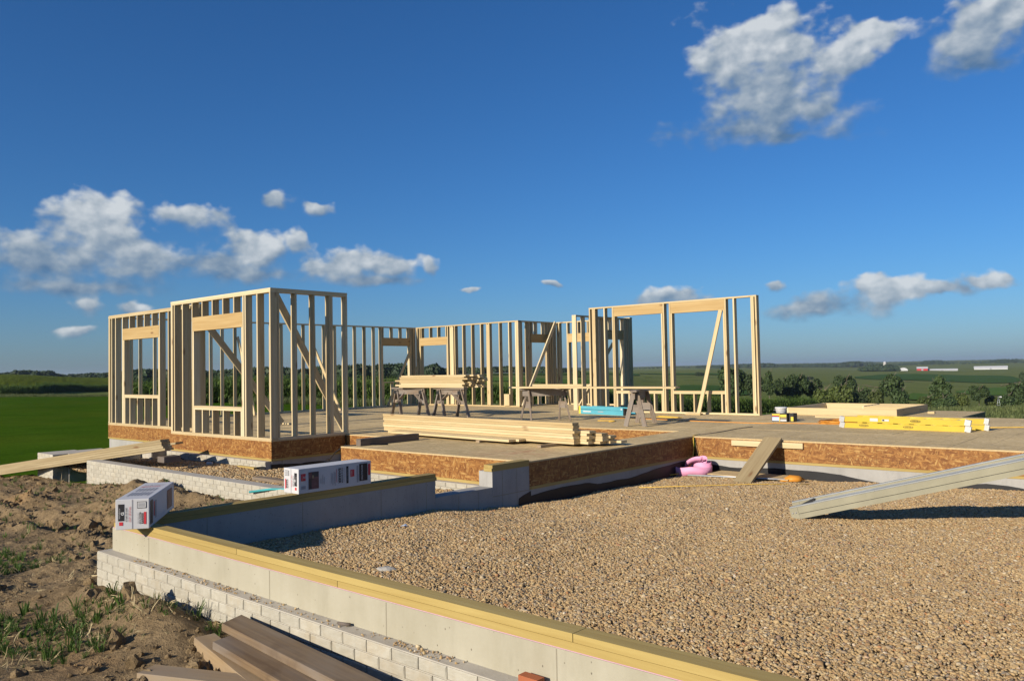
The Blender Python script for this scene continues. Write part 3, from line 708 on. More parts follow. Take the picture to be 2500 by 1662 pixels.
# ------------------------------------------------------------------ trees
def crown_mesh(seed, n, lobes, size, mat, squash=1.0, gap=0.0):
    """crown of about 1 m radius units: leaf cards spread through lobes; base at z=0 of the crown"""
    r = np.random.RandomState(seed); V = []; F = []
    for (cx_, cy_, cz_, rr) in lobes:
        k = int(n * rr * rr / sum(l[3] ** 2 for l in lobes))
        d = r.normal(size=(k, 3)); d /= np.linalg.norm(d, axis=1)[:, None]
        rad = rr * (0.55 + 0.5 * r.rand(k) ** 0.6)
        bumpy = 1 + 0.22 * np.sin(d[:, 0] * 7 + cx_ * 9) * np.sin(d[:, 1] * 6 + cy_ * 7) * np.sin(d[:, 2] * 7)
        c = np.array([cx_, cy_, cz_]) + d * (rad * bumpy)[:, None] * np.array([1, 1, squash])
        for q in range(k):
            nrm = d[q] + r.normal(size=3) * 0.55 + np.array([0, 0, 0.25]); nrm /= np.linalg.norm(nrm)
            a = np.cross(nrm, [0, 0, 1.0]) + 1e-4; a /= np.linalg.norm(a); b = np.cross(nrm, a)
            th = r.rand() * 6.28; a, b = a * math.cos(th) + b * math.sin(th), b * math.cos(th) - a * math.sin(th)
            s = size * (0.6 + 0.8 * r.rand()); i = len(V)
            V.extend([c[q] - a * s, c[q] - b * s * 0.7 + nrm * s * .15, c[q] + a * s, c[q] + b * s * 0.7 + nrm * s * .15]); F.append((i, i + 1, i + 2, i + 3))
    me = bpy.data.meshes.new('crown'); me.from_pydata([tuple(v) for v in V], [], F); me.update(); me.materials.append(mat)
    return me
def lobes_for(seed, kind):
    r = random.Random(seed)
    if kind == 'bush':
        return [(r.uniform(-.55, .55), r.uniform(-.55, .55), r.uniform(.25, .62), r.uniform(.30, .48)) for _ in range(8)]
    if kind == 'tall':
        return [(r.uniform(-.22, .22), r.uniform(-.22, .22), 0.30 + 1.30 * i / 8, r.uniform(.22, .38)) for i in range(9)]
    if kind == 'split':
        return [(-.55, .1, .55, .30), (-.42, 0, .95, .27), (.15, .1, .5, .34), (.12, 0, 1.0, .33), (.2, -.1, 1.40, .27), (.55, 0, .62, .32), (.62, .1, 1.0, .22), (-.1, -.2, .35, .3)]
    return [(r.uniform(-.5, .5), r.uniform(-.5, .5), r.uniform(.45, 1.15), r.uniform(.28, .44)) for _ in range(11)]
CROWNS = {}
for sd, (kind, mat) in enumerate([('round', 'leaf_dark'), ('round', 'leaf_dark'), ('tall', 'leaf_dark'), ('split', 'leaf_dark'), ('bush', 'leaf_yellow'), ('bush', 'leaf_dark'), ('bush', 'leaf_yellow')]):
    CROWNS[sd] = crown_mesh(40 + sd, 2600 if kind != 'bush' else 1800, lobes_for(sd + 3, kind), 0.085, M[mat])
def trunk_mesh(seed):
    r = random.Random(seed); V = []; F = []
    def add(pts, r0, r1):
        v, f = tube_data(pts, r0, 6, r1); b = len(V); V.extend(v); F.extend([tuple(i + b for i in q) for q in f])
    add([(0, 0, -0.15), (0.015, 0, 0.25), (-0.01, 0.02, 0.6), (0.02, 0, 0.95)], 0.055, 0.02)
    for k in range(6):
        a = k * 1.05 + r.random(); z = 0.28 + 0.09 * k
        add([(0, 0, z), (math.cos(a) * .2, math.sin(a) * .2, z + .18), (math.cos(a) * .42, math.sin(a) * .42, z + .36)], 0.022, 0.008)
    me = bpy.data.meshes.new('trunk'); me.from_pydata([tuple(v) for v in V], [], F); me.update(); me.materials.append(M['bark'])
    return me
TRUNKS = [trunk_mesh(k) for k in range(3)]
def tree(name, px, t, h, w, crown, label, rot=0.0, base=0.22, cat='tree', group=None):
    """h total height, w crown width in m; base = bare trunk share"""
    p = P_at(px, t)
    o = thing(name, label, cat, p, group)
    top = {0: 1.55, 1: 1.55, 2: 1.95, 3: 1.65, 4: 1.1, 5: 1.1, 6: 1.1}[crown]
    zc = (h * (1 - base)) / top
    c = bpy.data.objects.new('crown', CROWNS[crown]); link(c, o)
    c.matrix_basis = Matrix.Translation((p.x, p.y, p.z + h * base)) @ Matrix.Rotation(rot, 4, 'Z') @ Matrix.Diagonal((w / 1.75, w / 1.75, zc, 1))
    k = bpy.data.objects.new('trunk', TRUNKS[int(px) % 3]); link(k, o)
    k.matrix_basis = Matrix.Translation(p) @ Matrix.Rotation(rot, 4, 'Z') @ Matrix.Diagonal((w * 0.55, w * 0.55, h * 0.95, 1))
    return o
GT = 'trees along the draw'
vr = -0.72   # a crown's side axis across the view
tree('oak_tree', 1786, 232, 10.6, 10.0, 0, 'broad dark tree seen through the right end of the stud wall', 0.3, 0.12, group=GT)
tree('leaning_tree', 1838, 226, 8.3, 6.5, 1, 'dark tree behind the end stud, right of the broad tree', 1.2, 0.10, group=GT)
tree('poplar_tree', 1876, 222, 9.4, 5.2, 2, 'narrow tall tree with a bare trunk right of the end stud', 0.2, 0.25, group=GT)
tree('hedge_tree', 1912, 232, 7.6, 6.4, 0, 'dark tree right beside the narrow tall tree', 2.0, 0.05, group=GT)
tree('hedge_tree', 1946, 236, 8.6, 6.6, 1, 'highest tree of the hedge above the white bucket', 0.9, 0.05, group=GT)
tree('hedge_tree', 1982, 238, 7.4, 6.0, 0, 'dark hedge tree left of the yellow green bushes', 2.9, 0.05, group=GT)
tree('leafy_bush', 2012, 228, 5.6, 7.0, 4, 'yellow green bush at the left of the bushes above the lying frame', 0.4, 0.0, 'bush', GT)
tree('leafy_bush', 2052, 226, 6.6, 8.0, 6, 'largest yellow green bush above the lying wall frame', 1.4, 0.0, 'bush', GT)
tree('hedge_tree', 2060, 268, 9.2, 7.5, 1, 'dark tree peeping over the largest yellow green bush', 0.7, 0.05, group=GT)
tree('leafy_bush', 2094, 228, 5.4, 7.0, 5, 'dark bush left of the tall tree above the frame corner', 2.4, 0.0, 'bush', GT)
tree('leafy_bush', 2128, 226, 5.0, 5.6, 4, 'small yellow green bush touching the tall tree above the frame', 1.9, 0.0, 'bush', GT)
tree('elm_tree', 2172, 236, 9.0, 7.4, 0, 'tall dull green tree above the far corner of the lying frame', 1.1, 0.05, group=GT)
tree('leafy_bush', 2200, 224, 5.4, 5.5, 5, 'dark bush at the foot of the tall dull green tree', 0.3, 0.0, 'bush', GT)
tree('cottonwood_tree', 2290, 232, 8.6, 8.6, 3, 'tree with a split crown standing alone in the valley', vr, 0.10, group=GT)
tree('leafy_bush', 2262, 222, 3.4, 6.5, 4, 'low bush left of the split-crowned tree foot', 0.9, 0.0, 'bush', GT)
tree('leafy_bush', 2300, 218, 3.6, 6.5, 5, 'low dark bush below the split-crowned tree', 2.2, 0.0, 'bush', GT)
tree('leafy_bush', 2345, 226, 4.6, 5.5, 6, 'bush between the split-crowned tree and the round tree', 1.0, 0.0, 'bush', GT)
tree('apple_tree', 2386, 224, 6.3, 5.4, 1, 'round tree on a pale trunk left of the windmill', 0.5, 0.22, group=GT)
tree('leafy_bush', 2420, 226, 3.6, 4.6, 4, 'bush just left of the windmill', 2.7, 0.0, 'bush', GT)
tree('hedge_tree', 2478, 232, 6.8, 6.4, 0, 'dark tree at the right picture edge beside the windmill', 0.1, 0.04, group=GT)
tree('hedge_tree', 2512, 236, 7.6, 7.0, 1, 'dark tree cut by the right picture edge', 1.5, 0.04, group=GT)
tree('leafy_bush', 2458, 222, 4.0, 4.4, 5, 'dark bush right behind the windmill', 0.8, 0.0, 'bush', GT)
tree('oak_tree', 2502, 640, 14.0, 9.0, 0, 'far dark tree high on the right picture edge', 2.4, 0.08, group=GT)
tree('field_tree', 1420, 500, 5.0, 8.0, 5, 'lone round bush in the pasture seen through the walls', 0.2, 0.0, 'bush')
tree('field_tree', 1711, 900, 5.0, 12.0, 5, 'lone bush in the pasture left of the leaning brace', 0.2, 0.0, 'bush')
tree('field_tree', 1972, 820, 4.0, 18.0, 5, 'low far thicket in the pasture above the hedge', 0.2, 0.0, 'bush')
# far woods that read as one mass
def wood_crown(seed):
    r = np.random.RandomState(seed); V = []; F = []
    for (a, b, c, s) in [(0, 0, .62, .46), (-.45, .2, .45, .4), (.42, -.1, .5, .38), (.05, .42, .42, .36), (-.1, -.4, .42, .36)]:
        k = 110; d = r.normal(size=(k, 3)); d /= np.linalg.norm(d, axis=1)[:, None]; d[:, 2] = np.abs(d[:, 2]) * 1.1 - 0.25
        for q in d:
            p = np.array([a, b, c]) + q * s * r.uniform(.8, 1.12); n = q + r.normal(size=3) * .4; n /= np.linalg.norm(n)
            u = np.cross(n, [0, 0, 1.]) + 1e-3; u /= np.linalg.norm(u); w = np.cross(n, u); e = .115 * r.uniform(.7, 1.3); i = len(V)
            V.extend([p - u * e, p - w * e, p + u * e, p + w * e]); F.append((i, i + 1, i + 2, i + 3))
    return proto('wood_crown_%d' % seed, V, F, M['leaf_far'])
wc = [wood_crown(k) for k in range(4)]
def woodland(name, label, specs, seed):
    """tops reach between two heights over the level horizon (in picture pixels at that distance)"""
    rs = np.random.RandomState(seed); P = []; S = []
    for (p0, p1, t0, t1, n, o0, o1) in specs:
        px = rs.uniform(p0, p1, n); t = np.exp(rs.uniform(math.log(t0), math.log(t1), n))
        D = np.array([[ground_dir(q).x, ground_dir(q).y] for q in px])
        x = CAM.x + D[:, 0] * t; y = CAM.y + D[:, 1] * t; z = terrain_xy(x, y) - 0.5
        lump = np.clip(0.5 + fbm(px / 60.0, px * 0 + seed, 1.0, 3) * 1.6, 0, 1)
        off = o0 + (o1 - o0) * (lump * 0.75 + rs.rand(n) * 0.25)
        h = np.clip((CAM.z + off * t / FPX - z) / 1.1, 2.5, 24.0)
        P.append(np.column_stack([x, y, z])); w = np.clip(h, 4, 12)
        S.append(np.column_stack([w * rs.uniform(.7, 1.0, n), w * rs.uniform(.7, 1.0, n), h]))
    P = np.concatenate(P); S = np.concatenate(S); k = len(P)
    o = scatter(name, P, np.column_stack([np.zeros(k), np.zeros(k), rs.uniform(0, 6.28, k)]), S, rs.randint(0, 4, k), wc)
    return tag(o, label, 'trees', kind='stuff')
woodland('woodland', 'dark line of woods along the skyline behind the framed house',
         [(290,440,340,400,110,8,20),(420,1065,335,400,420,9,21),(1060,1110,520,560,20,2,8),(1110,1190,600,660,50,4,13),(1190,1330,690,780,110,4,12),(1330,1400,760,820,20,1,7)], 3)
woodland('woodland', 'dark woods on the skyline beyond the corn hill at the far left', [(-300,130,560,640,160,12,22),(130,300,600,760,90,6,13)], 4)
woodland('woodland', 'blue wooded ridges along the far horizon at the right', [(1400,2700,2900,3700,1500,-5,2),(1700,2100,2700,3300,500,-1,5),(1700,2700,4300,5600,900,-3,4)], 5)
woodland('grove', 'dark grove round the farm silo in the distance', [(2098,2196,1520,1620,170,-17,-10),(2118,2190,1650,1700,60,-10,-3)], 6)
# ------------------------------------------------------------------ far farm
def far_frame(px, t):
    p = P_at(px, t); d = ground_dir(px); f = Vector((d.x, d.y, 0)).normalized(); r = Vector((f.y, -f.x, 0))
    return p, r, f
def far_obj(name, verts, faces, mat, parent, frame):
    p, r, f = frame
    return mesh_obj(name, [p + r * a + f * b + Vector((0, 0, c)) for a, b, c in verts], faces, mat, parent)
def barn(name, px, t, L, Wd, hw, hr, wall, roof, label, lift=0.0):
    fr = far_frame(px, t); fr = (fr[0] + Vector((0, 0, lift)), fr[1], fr[2])
    o = thing(name, label, 'farm building', fr[0])
    a, b = L / 2, Wd / 2
    far_obj('wall', [(-a, -b, -2), (a, -b, -2), (a, b, -2), (-a, b, -2), (-a, -b, hw), (a, -b, hw), (a, b, hw), (-a, b, hw), (-a, 0, hr - .2), (a, 0, hr - .2)],
            [(0, 1, 5, 4), (1, 2, 6, 9, 5), (2, 3, 7, 6), (3, 0, 4, 8, 7)], wall, o, fr)
    far_obj('roof', [(-a - .4, -b - .6, hw - .2), (a + .4, -b - .6, hw - .2), (a + .4, 0, hr), (-a - .4, 0, hr), (a + .4, b + .6, hw - .2), (-a - .4, b + .6, hw - .2)],
            [(0, 1, 2, 3), (3, 2, 4, 5)], roof, o, fr)
    far_obj('door', [(-1.6, -b - .05, -1), (1.6, -b - .05, -1), (1.6, -b - .05, hw * .8), (-1.6, -b - .05, hw * .8)], [(0, 1, 2, 3)], M['ink_grey'], o, fr)
    return o
barn('long_barn', 2418, 1620, 58, 14, 2.6, 6.2, M['white_metal'], M['white_metal'], 'long white-roofed farm building farthest right on the horizon', 0.5)
barn('long_barn', 2300, 1560, 52, 12, 1.2, 3.8, M['white_metal'], M['white_metal'], 'low long white-roofed shed right of the red barn', 0.0)
barn('red_barn', 2251, 1570, 19, 14, 4.0, 7.4, M['red_paint'], M['white_metal'], 'small red barn with a white roof in the distance')
fr = far_frame(2205, 1560)
qo = thing('arched_shed', 'white half-round metal shed beside the grove', 'farm building', fr[0])
n = 14; vv = [(8 * math.cos(math.pi * k / n), b, 6.2 * math.sin(math.pi * k / n)) for b in (-8, 10) for k in range(n + 1)]
far_obj('roof', vv, [(k, k + 1, n + 2 + k, n + 1 + k) for k in range(n)], M['white_metal'], qo, fr)
far_obj('end_wall', [(8 * math.cos(math.pi * k / n), -7.8, 6.0 * math.sin(math.pi * k / n)) for k in range(n + 1)], [tuple(range(n + 1))], M['white_metal'], qo, fr)
fr = far_frame(2160, 1660)
si = thing('silo', 'tall pale concrete silo rising out of the distant grove', 'silo', fr[0])
vv = [(2.9 * math.cos(2 * math.pi * k / 16), 2.9 * math.sin(2 * math.pi * k / 16), z) for z in (0, 16.5) for k in range(16)]
far_obj('body', vv, [(k, (k + 1) % 16, 16 + (k + 1) % 16, 16 + k) for k in range(16)], M['silo'], si, fr)
vv = [(3.1 * math.cos(2 * math.pi * k / 16) * c, 3.1 * math.sin(2 * math.pi * k / 16) * c, z) for c, z in ((1, 16.4), (.75, 17.6), (.35, 18.3)) for k in range(16)] + [(0, 0, 18.5)]
far_obj('dome', vv, [(j * 16 + k, j * 16 + (k + 1) % 16, j * 16 + 16 + (k + 1) % 16, j * 16 + 16 + k) for j in range(2) for k in range(16)] + [(32 + k, 32 + (k + 1) % 16, 48) for k in range(16)], M['white_metal'], si, fr)
# small windmill in the valley
wp, wr, wf = far_frame(2434, 218)
wm = thing('windmill', 'small lattice windmill with a pale tail in the valley', 'windmill', wp)
def W(a, b, c): return wp + wr * a + wf * b + Vector((0, 0, c))
for (a, b) in ((-.45, -.45), (.45, -.45), (.45, .45), (-.45, .45)):
    tube('leg', [W(a, b, -.1), W(a * .15, b * .15, 2.7)], 0.035, M['galv'], wm, 5)
for z in (0.6, 1.3, 2.0):
    s = .45 * (1 - z / 3.1)
    c = [W(-s, -s, z), W(s, -s, z), W(s, s, z), W(-s, s, z), W(-s, -s, z)]
    tube('crosspiece', c, 0.025, M['galv'], wm, 4)
for k in range(8):
    a = k * math.pi / 4
    d1 = Vector((math.cos(a), math.sin(a)))
    mesh_obj('blade', [W(-.12 + .0 * d1.x, -.5 + d1.x * .06, 2.85 + d1.y * .06), W(-.12, -.5 + d1.x * .42 - d1.y * .1, 2.85 + d1.y * .42 + d1.x * .1), W(-.04, -.5 + d1.x * .42 + d1.y * .1, 2.85 + d1.y * .42 - d1.x * .1)], [(0, 1, 2)], M['galv'], wm)
mesh_obj('tail', [W(.05, 0, 2.82), W(.45, .05, 2.68), W(.75, .08, 2.66), W(.75, .08, 3.02), W(.45, .05, 3.0), W(.05, 0, 2.88)], [(0, 1, 2, 3, 4, 5)], M['white_metal'], wm)
# ------------------------------------------------------------------ house: floor deck on its foundation
deck = thing('floor_deck', 'strand board floor platform of the unfinished house', 'floor deck', (0, 5, -0.36))
RECTS = [(-8.36, -3.73, 0.63, 11.28), (-8.71, -8.36, 1.6, 11.28), (-3.73, 0, 0, 11.28), (-3.96, -0.95, 11.28, 13.21), (0, 2.0, 1.6, 10.08), (2.0, 2.6, 0, 10.08),
         (2.6, 5.18, 0, 2.75), (2.6, 5.18, 5.1, 10.08), (5.18, 5.92, 0, 10.08), (5.92, 14.6, 4.28, 11.0), (4.52, 5.92, 10.08, 13.3), (5.92, 8.5, 11.0, 13.3)]
GAP = 0.0025
for ri, (x0, x1, y0, y1) in enumerate(RECTS):
    y = y0; row = 0
    # rows follow one common 1.22 m grid so that joints run on across the deck
    ys = sorted({y0, y1} | {q for q in np.arange(-3.66, 16, 1.22) if y0 + .15 < q < y1 - .15})
    for a, b in zip(ys[:-1], ys[1:]):
        k = int(round(a / 1.22)); off = 1.22 * (k % 2)
        xs = sorted({x0, x1} | {q for q in np.arange(-12.2 + off, 18, 2.44) if x0 + .2 < q < x1 - .2})
        for c, d in zip(xs[:-1], xs[1:]):
            bx('subfloor_panel', c + GAP, d - GAP, a + GAP, b - GAP, -0.02, rnd.uniform(-.0012, .0012), M['subfloor'], deck)
# rim boards, pale panel edge and sill under them: (axis, fixed, from, to, outward sign)
RIMS = [('x', 0.63, -8.36, -3.73, -1), ('x', 0.0, -3.73, 0.0, -1), ('y', 0.0, 0.03, 1.6, 1), ('x', 1.6, 0.03, 1.97, -1), ('x', 0.0, 2.0, 5.92, -1),
        ('y', 5.92, 0.03, 4.25, 1), ('x', 4.28, 5.95, 14.6, -1), ('y', 8.5, 11.0, 13.3, 1), ('x', 5.1, 2.6, 5.18, -2), ('y', -3.73, 0.03, 0.6, -1), ('y', 2.0, 0.03, 1.57, -1)]
for ax, f, a, b, sg in RIMS:
    pieces = max(1, int(round((b - a) / 3.0))); L = (b - a) / pieces
    inner = sg == -2
    s = -1 if inner else sg
    for k in range(pieces):
        p0, p1 = a + k * L + .001, a + (k + 1) * L - .001
        zb = -0.50 if inner else -0.322
        f0, f1 = (f, f + .028) if s < 0 else (f - .028, f)
        if inner: f0, f1 = f - .001, f + .03
        if ax == 'x':
            bx('rim_board', p0, p1, f0, f1, zb, -0.0205, M['osb_x'], deck)
        else:
            bx('rim_board', f0, f1, p0, p1, zb, -0.0205, M['osb_y'], deck, 'y')
    if not inner:
        w = 0.14
        f0, f1 = (f - .004, f + w) if s < 0 else (f - w, f + .004)
        if ax == 'x': bx('sill_plate', a, b, f0, f1, -0.360, -0.323, M['treated'], deck)
        else: bx('sill_plate', f0, f1, a, b, -0.360, -0.323, M['treated'], deck, 'y')
    # pale sawn edge of the panels
    f0, f1 = (f - .0035, f) if s < 0 else (f, f + .0035)
    if ax == 'x': bx('panel_edge', a, b, f0, f1, -0.0195, -0.0005, M['subfloor_edge'], deck)
    else: bx('panel_edge', f0, f1, a, b, -0.0195, -0.0005, M['subfloor_edge'], deck, 'y')
# cleat nailed under the deck edge behind the ramp board
bx('cleat', 6.62, 7.78, 4.235, 4.274, -0.115, -0.03, M['spf_bright'], deck)
# ------------------------------------------------------------------ brick-form faces
def brick_mesh(seed, L, H, D):
    r = random.Random(seed); V = []; F = []
    j = lambda a: r.uniform(-a, a)
    e = 0.006
    back = [(-L / 2, 0, -H / 2), (L / 2, 0, -H / 2), (L / 2, 0, H / 2), (-L / 2, 0, H / 2)]
    mid = [(-L / 2, -D * .55, -H / 2), (L / 2, -D * .55, -H / 2), (L / 2, -D * .55, H / 2), (-L / 2, -D * .55, H / 2)]
    front = []
    for u in (0, .33, .67, 1):
        for v in (0, .5, 1):
            x = -L / 2 + e + (L - 2 * e) * u + j(.002); z = -H / 2 + e + (H - 2 * e) * v + j(.002)
            front.append((x, -D + j(.0016), z))
    V = back + mid + front
    for k in range(4): F.append((k, k + 4, (k + 1) % 4 + 4, (k + 1) % 4))
    fi = lambda u, v: 8 + u * 3 + v
    for u in range(3):
        for v in range(2): F.append((fi(u, v), fi(u + 1, v), fi(u + 1, v + 1), fi(u, v + 1)))
    F += [(4, 5, fi(3, 0), fi(2, 0), fi(1, 0), fi(0, 0)), (5, 6, fi(3, 2), fi(3, 1), fi(3, 0)), (6, 7, fi(0, 2), fi(1, 2), fi(2, 2), fi(3, 2)), (7, 4, fi(0, 0), fi(0, 1), fi(0, 2))]
    me = bpy.data.meshes.new('brick'); me.from_pydata(V, [], F); me.update(); me.materials.append(M['brick'])
    return me
BR_L, BR_H, BR_J = 0.198, 0.062, 0.006
BR = [brick_mesh(k, BR_L, BR_H, 0.008) for k in range(6)]
BRH = [brick_mesh(20 + k, BR_L / 2 - BR_J / 2, BR_H, 0.008) for k in range(3)]
def brick_face(parent, x0, x1, f, ztop, courses, face='-y'):
    """courses of brick-form blocks on a face; one child object each"""
    P = BR_L + BR_J
    for c in range(courses):
        z = ztop - BR_H / 2 - c * (BR_H + BR_J) - 0.004
        x = x0 + (P / 2 if c % 2 else 0)
        if c % 2:
            put_brick(parent, x0 + (BR_L / 2 - BR_J / 2) / 2, f, z, face, BRH)
        while x + BR_L <= x1 + .02:
            put_brick(parent, x + BR_L / 2, f, z, face, BR); x += P
def put_brick(parent, s, f, z, face, meshes):
    o = bpy.data.objects.new('brick', meshes[rnd.randrange(len(meshes))])
    if face == '-y': o.matrix_basis = Matrix.Translation((s, f, z))
    elif face == '+x': o.matrix_basis = Matrix.Translation((f, s, z)) @ Matrix.Rotation(math.pi / 2, 4, 'Z')
    elif face == '-x': o.matrix_basis = Matrix.Translation((f, s, z)) @ Matrix.Rotation(-math.pi / 2, 4, 'Z')
    link(o, parent)
# ------------------------------------------------------------------ house foundation
hf_ = thing('house_foundation', 'grey concrete foundation wall under the floor platform', 'foundation', (0, 3, -1.0))
bx('foundation_wall', -8.34, -3.73, 0.65, 0.85, -1.5, -0.361, M['concrete_grey'], hf_)
bx('foundation_wall', -3.71, -0.02, 0.02, 0.22, -1.5, -0.361, M['concrete_grey'], hf_)
bx('foundation_wall', -0.22, -0.018, 0.23, 1.60, -1.5, -0.361, M['concrete_grey'], hf_, 'y')
bx('foundation_wall', -0.01, 2.0, 1.62, 1.82, -1.5, -0.361, M['concrete_grey'], hf_)
bx('foundation_wall', 2.01, 5.70, 0.02, 0.22, -1.5, -0.361, M['concrete_grey'], hf_)
bx('foundation_wall', 5.72, 5.916, 0.01, 4.28, -1.5, -0.361, M['concrete_grey'], hf_, 'y')
bx('foundation_wall', 5.92, 14.6, 4.284, 4.48, -1.5, -0.361, M['concrete_grey'], hf_)
bx('foundation_wall', 4.53, 8.49, 13.08, 13.28, -2.5, -0.361, M['concrete_grey'], hf_)
bx('foundation_wall', 8.29, 8.488, 11.0, 13.07, -2.5, -0.0205, M['tar'], hf_, 'y')
bx('foundation_wall', -8.69, -0.9, 11.06, 11.26, -2.5, -0.361, M['concrete_grey'], hf_)
bx('foundation_wall', -8.34, -8.14, 0.86, 11.05, -2.5, -0.361, M['concrete_grey'], hf_, 'y')
# brick ledge along the porch side
bx('brick_ledge', -3.71, -0.03, -0.10, 0.018, -1.2, -0.362, M['concrete_top'], hf_)
brick_face(hf_, -3.70, -0.05, -0.102, -0.362, 2)
bx('brick_ledge', 2.03, 5.66, -0.10, 0.018, -1.2, -0.362, M['concrete_top'], hf_)
brick_face(hf_, 2.05, 5.66, -0.102, -0.362, 3)
bx('brick_ledge', 0.03, 1.98, 1.50, 1.618, -1.2, -0.362, M['concrete_top'], hf_)
def tar_face(parent, ax, f, a, b, top, amp, seed, bottom=-1.2):
    """brushed black coating with a wavy upper edge, 5 mm proud of the concrete"""
    n = 70; s = np.linspace(a, b, n)
    w = np.interp(s, np.array(top)[:, 0], np.array(top)[:, 1]) + fbm(s, s * 0 + seed, 1.4, 4) * amp
    V = []; F = []
    for q in range(n):
        for z in (bottom, w[q]): V.append((s[q], f, z) if ax == 'x' else (f, s[q], z))
    F = [(2 * q, 2 * q + 2, 2 * q + 3, 2 * q + 1) if ax == 'x' else (2 * q, 2 * q + 2, 2 * q + 3, 2 * q + 1) for q in range(n - 1)]
    return mesh_obj('tar_coating', V, F, M['tar'], parent)
tar_face(hf_, 'x', 4.279, 5.93, 14.6, [(5.93, -.40), (6.6, -.47), (7.3, -.44), (8.3, -.47), (9.2, -.58), (9.6, -.52), (10.2, -.455), (10.8, -.50), (14, -.52)], 0.035, 2)
tar_face(hf_, 'y', 5.9205, 0.0, 4.28, [(0, -.44), (.6, -.40), (1.2, -.42), (1.5, -.47), (2.2, -.475), (3.0, -.43), (3.6, -.40), (4.2, -.37)], 0.03, 5)
tar_face(hf_, 'y', -0.012, 0.0, 1.6, [(0, -.42), (1.0, -.45), (1.6, -.50)], 0.05, 7)
tar_face(hf_, 'x', -0.118, -3.70, -0.02, [(-3.7, -.445), (-3.2, -.425), (-2.8, -.50), (-2.2, -.505), (-1.5, -.52), (-1.0, -.50), (-.5, -.495), (-.05, -.46)], 0.05, 9)
bx('membrane_patch', -2.06, -1.76, -0.135, -0.122, -0.60, -0.455, M['tar'], hf_)
# ------------------------------------------------------------------ garage walls
gf = thing('garage_front_wall', 'long concrete garage wall with brick-form ledge and two yellow sill boards', 'wall', (8, -5, -0.7))
GX1 = 13.0
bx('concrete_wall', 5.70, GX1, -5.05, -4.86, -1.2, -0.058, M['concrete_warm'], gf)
bx('ledge', 5.64, GX1, -5.142, -5.0505, -1.2, -0.240, M['concrete_top'], gf)
bx('ledge', 5.64, 5.699, -5.05, -4.4, -1.2, -0.240, M['concrete_top'], gf, 'y')
brick_face(gf, 5.64, GX1, -5.1425, -0.242, 5)
brick_face(gf, -5.14, -4.45, 5.6395, -0.242, 4, '-x')
bx('sill_foam', 5.70, GX1, -5.0475, -4.95, -0.0575, -0.0535, M['foam_line'], gf)
for (a, b) in ((5.72, 8.72), (8.724, 11.6), (11.604, GX1)): bx('sill_plate', a, b, -5.048, -4.945, -0.053, -0.0165, M['treated'], gf)
for (a, b) in ((5.81, 7.62), (7.624, 10.40), (10.404, GX1)): bx('sill_plate', a, b, -5.046, -4.943, -0.0155, 0.021, M['treated'], gf)
for x in (6.35, 8.02, 9.15, 10.31): bx('form_seam', x, x + .006, -5.0515, -5.0498, -0.239, -0.062, M['seam'], gf, 'z')
gl = thing('garage_side_wall', 'grey concrete garage side wall in shade with a low gap and a stub', 'wall', (5.8, -2.5, -0.7))
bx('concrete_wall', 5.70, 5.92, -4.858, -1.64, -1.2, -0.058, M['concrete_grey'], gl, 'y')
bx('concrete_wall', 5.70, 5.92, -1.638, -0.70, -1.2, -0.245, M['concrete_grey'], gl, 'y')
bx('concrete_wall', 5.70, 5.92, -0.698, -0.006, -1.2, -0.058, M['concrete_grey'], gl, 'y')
bx('sill_plate', 5.79, 5.922, -4.94, -1.62, -0.0565, -0.0185, M['treated'], gl, 'y')
bx('sill_plate', 5.795, 5.918, -4.94, -1.63, -0.0175, 0.020, M['treated'], gl, 'y')
bx('sill_plate', 5.79, 5.922, -0.71, -0.01, -0.0565, -0.0185, M['treated'], gl, 'y')
bx('sill_plate', 5.785, 5.926, -0.70, -0.01, -0.0175, 0.020, M['treated'], gl, 'y')
for y in (-4.35, -3.38, -2.42, -1.78, -1.28, -0.95, -0.52, -0.25): bx('form_seam', 5.9195, 5.9215, y, y + .005, -0.60, -0.27 if -1.64 < y < -.7 else -0.06, M['seam'], gl, 'z')
bx('form_seam', 5.9195, 5.9212, -0.69, -0.02, -0.362, -0.354, M['seam'], gl, 'y')
ptf = mesh_obj('tar_coating', [(5.9235, -0.27, -0.9), (5.9235, 0.02, -0.9), (5.9235, 0.02, -0.375), (5.9235, -0.13, -0.41), (5.9235, -0.22, -0.44)], [(0, 1, 2, 3, 4)], M['tar'], gl)
# anchor hole in the garage side wall
bx('anchor_sleeve', 5.9195, 5.934, -1.70, -1.63, -0.46, -0.39, M['black'], gl)
# ------------------------------------------------------------------ porch walls
pf = thing('porch_front_wall', 'low white brick-form porch wall behind the garage corner', 'wall', (1, -1.9, -0.9))
bx('concrete_wall', -2.79, 5.69, -2.0, -1.80, -1.5, -0.318, M['concrete_top'], pf)
brick_face(pf, -2.79, 5.66, -2.0005, -0.320, 7)
ps = thing('porch_side_wall', 'stepped porch wall at the left end under the leaning planks', 'wall', (-4.9, -1, -0.9))
bx('concrete_wall', -5.28, -4.50, -1.98, -1.70, -1.6, -0.315, M['concrete_top'], ps)
bx('concrete_wall', -5.28, -4.45, -1.698, -1.30, -1.6, -0.315, M['concrete_top'], ps)
bx('concrete_wall', -5.10, -4.36, -1.298, -0.85, -1.6, -0.315, M['concrete_top'], ps)
bx('concrete_wall', -4.85, -4.20, -0.848, -0.40, -1.6, -0.315, M['concrete_top'], ps)
bx('concrete_wall', -4.60, -3.76, -0.398, 0.0, -1.6, -0.315, M['concrete_top'], ps)
brick_face(ps, -5.28, -4.52, -1.9805, -0.317, 7)
